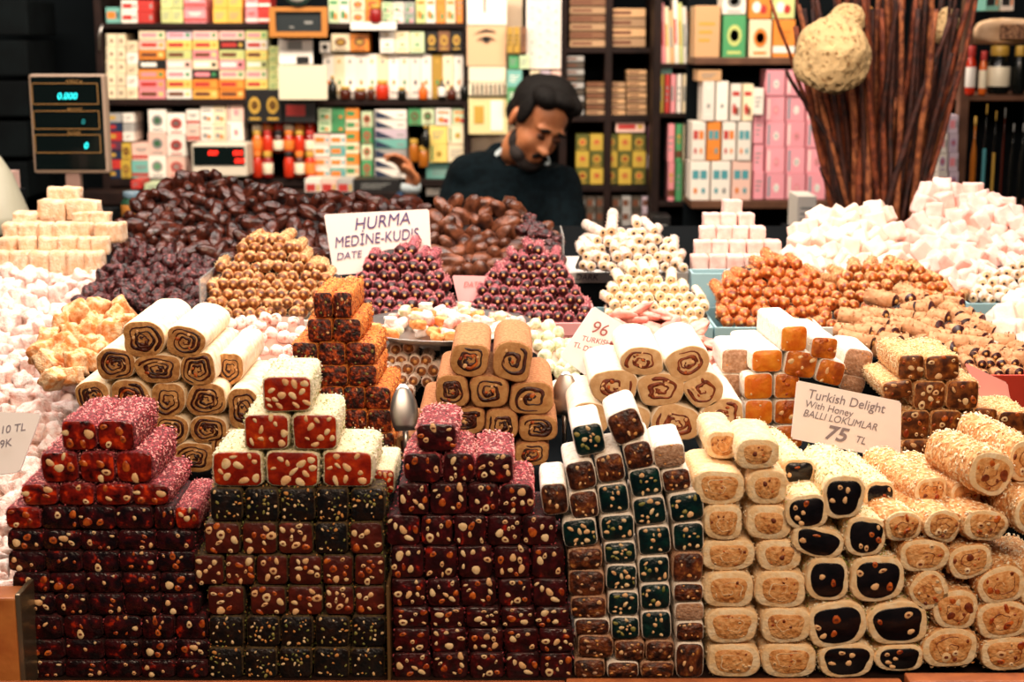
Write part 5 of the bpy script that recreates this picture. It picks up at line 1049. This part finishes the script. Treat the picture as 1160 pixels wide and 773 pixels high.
G3 = random.Random(3); sk = mat('cloth_bag', '#c49c74', '#d8b490', 30, .8, bump=.5, bscale=60)
bg = link('cloth_package', chunk_mesh('cloth_package', G3, sk, (.17, .12, .06), 3.4, .12, 5), None, P(1140, 36, 3.76)); tag(bg, 'tan wrapped cloth package lying on top of the jars', 'package')
bm = bmesh.new(); box(bm, -.035, .035, -.068, -.058, -.018, .018, 0, .002); link('printed_label', mesh_of(bm, 'printed_label', [mat('brown_print', '#54301c', '#c08c64', 260, .6, lo=.48, hi=.52)], False), bg)
blk(1116, 1150, -8, 12, 2, 1, ['teal', 'white'], [('flat', ('black', 'orange'))], 'packet', 'on the tan cloth package', 3.75)
# weighing scales
def led(s, x, y, size, m, parent, Yo):
    q = text(parent, s, 0, 0, size, m); q.rotation_euler = (R(90), 0, 0); q.location = (x, Yo, y)
cy = mat('cyan_digit', '#20c0c0', emit=('#28d8d8', 1.6)); rdg = mat('red_digit', '#ff2010', emit=('#ff2818', 2.5)); gl_ = mat('gold_line', '#b88848', rough=.5)
Yd = 2.95; a, b2 = P(38, 197, Yd), P(118, 84, Yd); w2, h = (b2.x - a.x) / 2, b2.z - a.z
ds = link('price_scale_display', None, None, ((a.x + b2.x) / 2, Yd, a.z)); tag(ds, 'upright black scale display with cyan zero digits above the cream cubes', 'scale')
bm = bmesh.new(); box(bm, -w2, w2, 0, .03, 0, h, 0, .006); link('housing', mesh_of(bm, 'housing', [mat('scale_casing', '#b89c84', rough=.4)], False), ds)
bm = bmesh.new(); box(bm, -w2 + .006, w2 - .006, -.002, .0, .008, h - .005, 0, .0008); link('black_screen', mesh_of(bm, 'black_screen', [mat('black_glass', '#0c1412', rough=.12)], False), ds)
fx, fz = w2 / 40, h / 113
for (t0, t1) in ((94, 118), (125, 146), (152, 173)):
    bm = bmesh.new(); X0, X1, Z0, Z1 = -36 * fx, 33 * fx, (197 - t1) * fz, (197 - t0) * fz
    for q in ((X0, X1, Z0, Z0 + .0012), (X0, X1, Z1 - .0012, Z1), (X0, X0 + .0012, Z0, Z1), (X1 - .0012, X1, Z0, Z1)): box(bm, q[0], q[1], -.0034, -.0022, q[2], q[3])
    link('gold_frame_line', mesh_of(bm, 'gold_frame_line', [gl_], False), ds)
led('0.000', -10 * fx, 85 * fz, .0175, cy, ds, -.004); led('0', 14 * fx, 57 * fz, .013, mat('dim_cyan_digit', '#187878', emit=('#1c9090', .6)), ds, -.004); led('0', 15 * fx, 29 * fz, .017, cy, ds, -.004)
led('AGIRLIK kg', 0, 104 * fz, .0066, gl_, ds, -.004); led('BIR FIYAT', 0, 72.5 * fz, .0066, gl_, ds, -.004); led('TUTARI', -2 * fx, 45.5 * fz, .0078, gl_, ds, -.004)
bm = bmesh.new(); box(bm, -.014, .014, .004, .026, TZ[4] - a.z, .004, 0, .002); link('post', mesh_of(bm, 'post', [mat('scale_post', '#a88474', rough=.5)], False), ds)
bm = bmesh.new(); box(bm, -.06, .06, -.03, .12, TZ[4] - a.z - .3, TZ[4] - a.z, 0, .002); link('foot_plate', mesh_of(bm, 'foot_plate', [darkw], False), ds)
Yd = 4.85; a, b2 = P(218, 200, Yd), P(279, 163, Yd); w2, h = (b2.x - a.x) / 2, b2.z - a.z
d2 = link('weighing_scale', None, None, ((a.x + b2.x) / 2, Yd, a.z)); tag(d2, 'pale weighing scale with red digits on the lower wall shelf', 'scale')
bm = bmesh.new(); box(bm, -w2, w2, 0, .12, 0, h, 0, .004); link('housing', mesh_of(bm, 'housing', [mat('pale_casing', '#dcd0bc', rough=.5)], False), d2)
bm = bmesh.new(); box(bm, -w2 + .006, w2 - .006, -.003, 0, h * .34, h * .92, 0, .001); link('black_screen', mesh_of(bm, 'black_screen', [MATS['black_glass']], False), d2)
for x, z in ((-.035, .66), (.045, .66), (.05, .42)): led('000', x, h * z, .02, rdg, d2, -.005)
# things at the dark side by the scale
blk(0, 12, 195, 217, 1, 1, ['blush'], [('band', ('orange', 'grey'))], 'small boxed device', 'at the dark edge behind cream cubes', 2.7, .05)
bm = bmesh.new(); lathe(bm, [(.06, 0), (.055, .03), (.03, .10), (.012, .13), (.001, .135)], 20); pb = link('plastic_bag', mesh_of(bm, 'plastic_bag', [mat('milky_bag', '#b8b49c', rough=.4, bump=.6, bscale=20)]), None, P(-2, 262, 2.6)); tag(pb, 'pale plastic bag standing behind the cream cubes at the edge', 'bag')
bm = bmesh.new(); tube(bm, [P(116, 28, 4.984), P(112, 40, 4.984), P(112.5, 58, 4.984)], [.004, .004, .003]); hk = link('hanging_hook', mesh_of(bm, 'hanging_hook', [steel]), None); tag(hk, 'thin metal hook hanging on the post of the wall shelf', 'hook')
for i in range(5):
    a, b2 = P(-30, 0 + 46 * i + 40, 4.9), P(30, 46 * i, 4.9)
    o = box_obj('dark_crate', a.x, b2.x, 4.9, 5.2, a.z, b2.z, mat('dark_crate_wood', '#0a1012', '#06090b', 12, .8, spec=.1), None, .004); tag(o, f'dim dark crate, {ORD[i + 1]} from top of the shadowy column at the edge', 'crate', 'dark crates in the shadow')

# ------------------------------------------------------------------ sticks and sponges
VY = 2.9; vr = random.Random(21); barkm = [mat('bark_' + n, a, b2, 60, .7, bump=1, bscale=120) for n, a, b2 in (('red', '#501c0c', '#9a4a24'), ('dark', '#240e08', '#54281a'), ('brown', '#5a2410', '#b4683a'))]
vb = P(993, 262, VY); pot_z = vb.z - .02
pt = link('stick_vase', None, None, (vb.x, VY + .04, TZ[4] - .3)); tag(pt, 'dark round vase holding the bundle of sticks behind white cubes', 'vase')
bm = bmesh.new(); hz = pot_z - (TZ[4] - .3); lathe(bm, [(.05, 0), (.085, hz * .3), (.09, hz * .7), (.082, hz), (.076, hz), (.07, hz * .6), (.001, hz * .5)], 24); link('bowl', mesh_of(bm, 'bowl', [mat('dark_clay', '#3a1c12', rough=.6)]), pt)
sticks = [(905, 5, 966, 255, 5.5), (874, 0, 955, 230, 5), (890, 80, 950, 170, 6.5), (928, 190, 955, 262, 4), (900, -20, 948, 160, 5), (1100, -10, 1020, 255, 9), (1085, 80, 1035, 255, 6), (1078, 20, 1000, 255, 8), (1110, -20, 1040, 250, 6), (950, 100, 955, 255, 6), (968, 95, 972, 258, 6), (1015, 110, 990, 260, 7), (1030, 100, 1008, 260, 7), (1040, 115, 1020, 262, 6), (1050, 95, 1012, 262, 7)]
for i in range(74):
    t = vr.random(); xb = 948 + 92 * vr.random(); sticks.append((xb + (xb - 990) * .75 + vr.uniform(-26, 30), vr.choice([-30, -25, -10, 10, 30, 60]), xb, 262, vr.uniform(5.5, 9.5)))
for i, (xt, yt, xb, yb, wd) in enumerate(sticks):
    Y0 = VY + vr.uniform(-.04, .09); Y1 = Y0 + vr.uniform(-.07, .06)
    A, B = P(xb, yb, Y0), P(xt, yt, Y1); n = 9; side = Vector((vr.uniform(-1, 1), vr.uniform(-.5, .5), 0)) * .012; pts, rad = [], []
    for k in range(n):
        t = k / (n - 1); pts.append(A.lerp(B, t) + side * math.sin(math.pi * t) + Vector((vr.uniform(-1, 1), vr.uniform(-1, 1), 0)) * .0022); rad.append(wd / F * VY / 2 * (1.05 - .35 * t) * vr.uniform(.85, 1.15))
    bm = bmesh.new(); tube(bm, [p - A for p in pts], rad, 8); o = link('vine_stick', mesh_of(bm, 'vine_stick', [vr.choice(barkm)]), None, A)
    sp = {0: 'long bark stick crossing in front of the pink boxes', 1: 'outermost bark stick leaning far over the carton shelf', 2: 'short thick bark stick with a cut end beside the pink boxes', 3: 'tiny stub of stick low beside the plain carton', 5: 'thickest bark stick leaning toward the jar shelf', 6: 'stick with pale cut tip leaning toward the bottles'}
    tag(o, sp.get(i, 'reddish brown bark stick standing in the dense bundle behind the white cubes'), 'stick', None if i in sp else 'bark sticks in the bundle')
def sponge(px, py, Y, rx, rz, lab, seed, m):
    bm = bmesh.new(); bmesh.ops.create_icosphere(bm, subdivisions=5, radius=1); off = Vector((seed, 3, 1))
    for v in bm.verts:
        q = v.co.copy(); r_ = 1 + .16 * noise.noise(q * 1.2 + off) + .05 * noise.noise(q * 4 + off)
        c = noise.noise(q * 9 + off); r_ -= .09 * max(0, c - .18) * 3; v.co = Vector((q.x * rx, q.y * rx * .8, q.z * rz)) * r_
    o = link('sea_sponge', mesh_of(bm, 'sea_sponge', [m]), None, P(px, py, Y), (0, R(seed * 7 % 30 - 15), 0)); tag(o, lab, 'sponge')
spm = mat('sponge_skin', '#8c6030', '#e2be86', 110, .9, lo=.32, hi=.44, bump=1, bscale=130)
k_ = 2.8 / F
sponge(944, 62, 2.76, 42 * k_, 43 * k_, 'large round natural sponge hanging on the sticks', 2, spm); sponge(958, 24, 2.82, 22 * k_, 19 * k_, 'small pale sponge perched above the large sponge', 5, spm); sponge(1072, 30, 2.95, 14 * k_, 22 * k_, 'natural sponge wedged high between the sticks near the jars', 8, spm); sponge(983, 20, 3.0, 10 * k_, 14 * k_, 'orange brown sponge bit behind the small pale one', 9, mat('dark_sponge', '#b0702c', '#d89848', 50, .9, bump=1, bscale=100))

def plinth(x0, x1, yt, Y, dep, z0, lab):
    a, b2 = P(x0, yt, Y), P(x1, yt, Y); o = box_obj('dark_plinth', a.x, b2.x, Y, Y + dep, z0, a.z, darkw, None, .002); tag(o, lab, 'cabinet')
plinth(128, 164, 252, 2.96, .12, TZ[4] - .3, 'dark block carrying the green tin')
plinth(898, 930, 262, 3.58, .16, 0, 'dark cabinet carrying the plain carton beside the sticks')
plinth(1060, 1088, 216, 3.64, .16, 0, 'dark cabinet carrying the lilac and white cartons')
plinth(758, 785, 245, 5.0, .14, 0, 'dark cabinet behind the neat pink pyramid')
plinth(-12, 16, 217, 2.68, .07, TZ[4], 'dark block carrying the small boxed device')
plinth(735, 762, 275, 4.68, .14, 0, 'dark cabinet carrying the black box at the back')
# ------------------------------------------------------------------ people
skin = mat('skin', '#bc7046', '#cc8458', 30, .5, bump=.15, bscale=200)
hairm = mat('dark_hair', '#0a0808', '#1c1614', 200, .7, lo=.4, hi=.7, bump=1, bscale=300, spec=.15)
stub = mat('grey_stubble', '#1c1412', '#382c28', 300, .8, bump=.8, bscale=400)
knit = mat('dark_teal_knit', '#060d11', '#0b161b', 60, .95, bump=.4, bscale=300, spec=.08)
def evald(o):
    dg = bpy.context.evaluated_depsgraph_get(); me = bpy.data.meshes.new_from_object(o.evaluated_get(dg)); old = o.data
    bpy.data.objects.remove(o); bpy.data.meshes.remove(old); return me
def skinned(V, E, rad, sub=2):
    me = bpy.data.meshes.new('skeleton'); me.from_pydata([tuple(v) for v in V], E, []); o = bpy.data.objects.new('skeleton', me); COL.objects.link(o)
    m = o.modifiers.new('skin', 'SKIN'); 
    if not me.skin_vertices: me.attributes.new('skin', 'FLOAT', 'POINT')
    for i, r in enumerate(rad): sv = me.skin_vertices[0].data[i]; sv.radius = (r, r) if not isinstance(r, tuple) else r; sv.use_root = (i == 0)
    s = o.modifiers.new('sub', 'SUBSURF'); s.levels = sub; s.render_levels = sub
    me = evald(o); b = bmesh.new(); b.from_mesh(me)
    bmesh.ops.dissolve_degenerate(b, dist=1e-6, edges=b.edges[:]); bad = [e for e in b.edges if not e.is_manifold]
    if bad: bmesh.ops.holes_fill(b, edges=bad, sides=0)
    bmesh.ops.recalc_face_normals(b, faces=b.faces[:]); b.to_mesh(me); b.free(); return me
def fused(parts, bm2=None, voxel=.006, smooth=4, one=False):
    bm = bmesh.new()
    for me, M in parts:
        b = bmesh.new(); b.from_mesh(me); b.transform(M); t = bpy.data.meshes.new('t'); b.to_mesh(t); b.free(); bm.from_mesh(t); bpy.data.meshes.remove(t)
    me = bpy.data.meshes.new('fuse'); bm.to_mesh(me); bm.free(); o = bpy.data.objects.new('fuse', me); COL.objects.link(o)
    r = o.modifiers.new('r', 'REMESH'); r.mode = 'VOXEL'; r.voxel_size = voxel
    s = o.modifiers.new('s', 'SMOOTH'); s.iterations = smooth; s.factor = .5
    me = evald(o)
    if one:
        b = bmesh.new(); b.from_mesh(me); b.verts.ensure_lookup_table(); seen = set(); best = []
        for v in b.verts:
            if v.index in seen: continue
            st, comp = [v], []; seen.add(v.index)
            while st:
                q = st.pop(); comp.append(q)
                for e in q.link_edges:
                    u = e.other_vert(q)
                    if u.index not in seen: seen.add(u.index); st.append(u)
            if len(comp) > len(best): best = comp
        keep = set(v.index for v in best); bmesh.ops.delete(b, geom=[v for v in b.verts if v.index not in keep], context='VERTS'); b.to_mesh(me); b.free()
    for p in me.polygons: p.use_smooth = True
    return me
def ell(parts):
    bm = bmesh.new()
    for c, r, *rt in parts: ellipsoid(bm, c, r, 20, 14, Euler(rt[0]) if rt else None)
    me = bpy.data.meshes.new('ell'); bm.to_mesh(me); bm.free(); return me
def setm(me, m): me.materials.clear(); me.materials.append(m); return me
def hand_mesh(curl=.5, side=1):
    """palm at origin, fingers along +Z, thumb toward +X*side; built as palm and five tapering finger chains"""
    V = [(0, 0, -.03), (0, 0, 0), (0, 0, .045)]; E = [(0, 1), (1, 2)]; rad = [.022, (.034, .016), (.036, .015)]
    for k, (x, ln) in enumerate(((.030, .068), (.010, .076), (-.010, .070), (-.029, .056))):
        x *= side; b = len(V); y = 0; z = .05; seg = ln / 3; V.append((x, 0, .05)); rad.append(.0095); E.append((2, b)); a = 0
        for j in range(3):
            a += curl * .7; y -= seg * math.sin(a); z += seg * math.cos(a); V.append((x * 1.05, y, z)); rad.append(.0085 - .0012 * j); E.append((b + j, b + j + 1))
    b = len(V); V += [(.03 * side, -.008, .012), (.052 * side, -.02, .034), (.06 * side, -.032, .056)]; rad += [.012, .0105, .008]; E += [(1, b), (b, b + 1), (b + 1, b + 2)]
    return skinned(V, E, rad, 2)
def frame(M): return M
HM = Matrix.Translation(P(609, 139, 4.18)) @ Matrix.Scale(.95, 4) @ Matrix.Rotation(R(34), 4, 'Z') @ Matrix.Rotation(R(15), 4, 'Y') @ Matrix.Rotation(R(33), 4, 'X')
head = ell([((0, .012, .035), (.076, .096, .088)), ((0, -.022, -.03), (.062, .068, .085)), ((0, -.05, -.095), (.032, .030, .024)), ((.030, -.045, -.035), (.030, .036, .040)), ((-.030, -.045, -.035), (.030, .036, .040)),
  ((0, -.093, -.012), (.0085, .013, .030), (-.25, 0, 0)), ((0, -.104, -.034), (.013, .014, .012)), ((.011, -.093, -.036), (.009, .010, .009)), ((-.011, -.093, -.036), (.009, .010, .009)),
  ((0, -.078, .025), (.052, .014, .012)), ((.079, .012, -.010), (.008, .020, .032), (0, .1, .3)), ((-.079, .012, -.010), (.008, .020, .032), (0, -.1, -.3)), ((0, -.083, -.064), (.024, .012, .007)), ((0, -.081, -.076), (.020, .012, .008)),
  ((0, .02, -.10), (.048, .048, .06))])
nb = P(585, 186, 4.28); ch = P(574, 226, 4.31)
V = [P(582, 345, 4.34), P(580, 300, 4.33), ch, nb, HM @ Vector((0, .03, -.09)), P(524, 205, 4.33), P(503, 300, 4.2), P(535, 345, 4.02), P(634, 214, 4.24), P(645, 300, 4.12), P(622, 345, 3.98)]
V += [Vector((V[0].x - .09, 4.36, .80)), Vector((V[0].x - .10, 4.33, .45)), Vector((V[0].x - .10, 4.36, .07)), Vector((V[0].x - .10, 4.22, .04)), Vector((V[0].x + .09, 4.36, .80)), Vector((V[0].x + .10, 4.33, .45)), Vector((V[0].x + .10, 4.36, .07)), Vector((V[0].x + .10, 4.22, .04))]
E = [(0, 1), (1, 2), (2, 3), (3, 4), (2, 5), (5, 6), (6, 7), (2, 8), (8, 9), (9, 10), (0, 11), (11, 12), (12, 13), (13, 14), (0, 15), (15, 16), (16, 17), (17, 18)]
rad = [.12, .12, .13, .055, .05, .05, .036, .025, .05, .036, .025, .08, .055, .038, .032, .08, .055, .038, .032]
body = skinned(V, E, rad)
def hand_at(p, frm, side, curl=.5):
    d = (p - frm).normalized(); q = d.to_track_quat('Z', 'Y').to_matrix().to_4x4(); return (hand_mesh(curl, side), Matrix.Translation(p + d * .02) @ q)
pb_ = fused([(body, Matrix.Identity(4)), (head, HM), hand_at(V[7], V[6], 1), hand_at(V[10], V[9], -1)], voxel=.0055, smooth=3, one=True)
man = link('person', setm(pb_, skin)); tag(man, 'person with dark hair and grey beard in dark sweater looking down behind dates', 'person')
def onhead(name, parts, m, voxel=.004, smooth=2):
    me = fused([(ell(parts), HM)], voxel=voxel, smooth=smooth); return link(name, setm(me, m), man)
onhead('hair', [((0, .032, .046), (.083, .098, .084)), ((.045, -.03, .098), (.038, .045, .030)), ((-.045, -.03, .098), (.038, .045, .030)), ((0, -.035, .108), (.05, .045, .024)), ((.071, -.012, .035), (.014, .030, .045)), ((-.071, -.012, .035), (.014, .030, .045)), ((0, .075, -.01), (.066, .045, .06)),
  ((.02, .02, .075), (.078, .085, .068))], hairm)
onhead('beard', [((0, -.060, -.104), (.040, .028, .024)), ((.036, -.040, -.088), (.024, .034, .026)), ((-.036, -.040, -.088), (.024, .034, .026)), ((.052, -.012, -.06), (.013, .024, .032)), ((-.052, -.012, -.06), (.013, .024, .032))], stub)
onhead('moustache', [((.014, -.096, -.054), (.018, .007, .0075), (0, .25, -.2)), ((-.014, -.096, -.054), (.018, .007, .0075), (0, -.25, .2))], hairm, .003, 1)
for s in (1, -1):
    onhead('eyebrow', [((.029 * s, -.091, .027), (.021, .006, .0055), (0, .12 * s, 0))], hairm, .003, 1)
    onhead('eyelid', [((.028 * s, -.083, .004), (.016, .008, .0085))], mat('eye_socket_shade', '#5c3420', rough=.6), .003, 1)  # dark tone paints the shade of the eye sockets, which are not hollowed
    onhead('lashes', [((.028 * s, -.090, -.001), (.014, .003, .0022))], hairm, .002, 0)
Vs = [V[0] + Vector((0, 0, .0)), V[1], ch + Vector((0, 0, -.01)), nb + Vector((-.01, .01, -.025)), V[5] + Vector((.0, 0, 0)), V[6], V[7].lerp(V[6], .12), V[8], V[9], V[10].lerp(V[9], .12)]
sw = skinned(Vs, [(0, 1), (1, 2), (2, 3), (2, 4), (4, 5), (5, 6), (2, 7), (7, 8), (8, 9)], [.155, .165, .17, .09, .09, .062, .045, .085, .062, .045])
col_ = ell([(tuple(P(550, 200, 4.31)), (.11, .09, .075)), (tuple(P(578, 186, 4.33)), (.062, .06, .05)), (tuple(P(567, 176, 4.36)), (.045, .04, .04)), (tuple(P(612, 212, 4.27)), (.10, .10, .07)), (tuple(P(578, 250, 4.28)), (.185, .13, .16))])
link('sweater', setm(fused([(sw, Matrix.Identity(4)), (col_, Matrix.Identity(4))], voxel=.009, smooth=6), knit), man)
tr_ = skinned([V[0] + Vector((0, 0, .03))] + V[11:14] + V[15:18], [(0, 1), (1, 2), (2, 3), (0, 4), (4, 5), (5, 6)], [.15, .10, .075, .06, .10, .075, .06])
link('trousers', setm(fused([(tr_, Matrix.Identity(4))], voxel=.012), mat('dark_trousers', '#15171c', rough=.9)), man)
bm = bmesh.new()
cc = nb + Vector((.012, -.02, .006)); ring = [cc + Matrix.Rotation(R(28), 3, 'X') @ Vector((.074 * math.cos(t), .070 * math.sin(t), .012 * math.sin(t))) for t in [k * math.pi * 2 / 24 - math.pi / 2 for k in range(1, 24)]]
tube(bm, ring, [.010] * len(ring), 8); link('shirt_collar', mesh_of(bm, 'shirt_collar', [mat('pale_shirt', '#b8c4c8', rough=.8)]), man)

# second person crouching behind the dates: only the raised hand and cuff show
wr_ = P(467, 207, 4.45); el_ = P(452, 262, 4.5)
V2 = [Vector((el_.x - .25, 4.78, .42)), Vector((el_.x - .22, 4.72, .62)), Vector((el_.x - .2, 4.66, .78)), Vector((el_.x - .2, 4.62, .86)), Vector((el_.x - .04, 4.62, .80)), el_, wr_, Vector((el_.x - .36, 4.62, .76)), Vector((el_.x - .4, 4.5, .52)), Vector((el_.x - .3, 4.36, .48)),
      Vector((el_.x - .16, 4.45, .50)), Vector((el_.x - .15, 4.66, .08)), Vector((el_.x - .15, 4.54, .04)), Vector((el_.x - .34, 4.45, .50)), Vector((el_.x - .34, 4.66, .08)), Vector((el_.x - .34, 4.54, .04))]
E2 = [(0, 1), (1, 2), (2, 3), (2, 4), (4, 5), (5, 6), (2, 7), (7, 8), (8, 9), (0, 10), (10, 11), (11, 12), (0, 13), (13, 14), (14, 15)]
b2_ = skinned(V2, E2, [.12, .12, .11, .05, .05, .036, .024, .05, .036, .024, .07, .04, .03, .07, .04, .03])
hd = ell([((0, .01, .03), (.076, .094, .088)), ((0, -.02, -.03), (.06, .066, .082)), ((0, -.1, -.025), (.012, .014, .022)), ((.078, .01, -.01), (.008, .02, .03)), ((-.078, .01, -.01), (.008, .02, .03))])
H2 = Matrix.Translation(V2[3] + Vector((0, -.04, .13))) @ Matrix.Rotation(R(25), 4, 'X')
hq = Matrix.Translation(wr_ + Vector((0, 0, .01))) @ Matrix.Rotation(R(-28), 4, 'Y') @ Matrix.Rotation(R(-60), 4, 'Z')
p2 = link('person', setm(fused([(b2_, Matrix.Identity(4)), (hd, H2), (hand_mesh(.55, 1), hq)], voxel=.0055, smooth=2, one=True), skin)); tag(p2, 'person crouching behind the date heap, only a raised hand with blue cuff shows', 'person')
link('hair', setm(fused([(ell([((0, .03, .05), (.084, .096, .084))]), H2)]), hairm), p2)
cl2 = skinned([V2[0], V2[1], V2[2], V2[4], V2[5], wr_.lerp(el_, .12), V2[7], V2[8], V2[9], V2[10], V2[11], V2[13], V2[14]], [(0, 1), (1, 2), (2, 3), (3, 4), (4, 5), (2, 6), (6, 7), (7, 8), (0, 9), (9, 10), (0, 11), (11, 12)], [.15, .15, .14, .08, .058, .042, .08, .055, .04, .09, .06, .09, .06])
link('overalls', setm(fused([(cl2, Matrix.Identity(4))], voxel=.011), mat('blue_cloth', '#1c3a58', rough=.9)), p2)
bm = bmesh.new(); lathe(bm, [(.029, -.014), (.031, 0), (.029, .012), (.024, .012)], 16, tuple(wr_.lerp(el_, .1))); link('cuff', mesh_of(bm, 'cuff', [mat('pale_cuff', '#c8d4d8', rough=.8)]), p2)
a = P(400, 218, 4.84); b = P(453, 203, 4.84)
tb = link('work_table', None, None, (0, 4.7, 0)); tag(tb, 'low dark work table in front of the wall shelves', 'table')
for n, q in (('table_top', (-1.4, b.x, .135, .27, a.z - .04, a.z)), ('leg', (-1.35, -1.30, .15, .2, 0, a.z - .04)), ('leg', (b.x - .06, b.x - .01, .15, .2, 0, a.z - .04))):
    bm = bmesh.new(); box(bm, *q, 0, .002); link(n, mesh_of(bm, n, [shelfm], False), tb)
blk(400, 453, 203, 218, 1, 1, ['black'], [B4], 'flat case', 'on the table beside the raised hand', 4.85, .1)
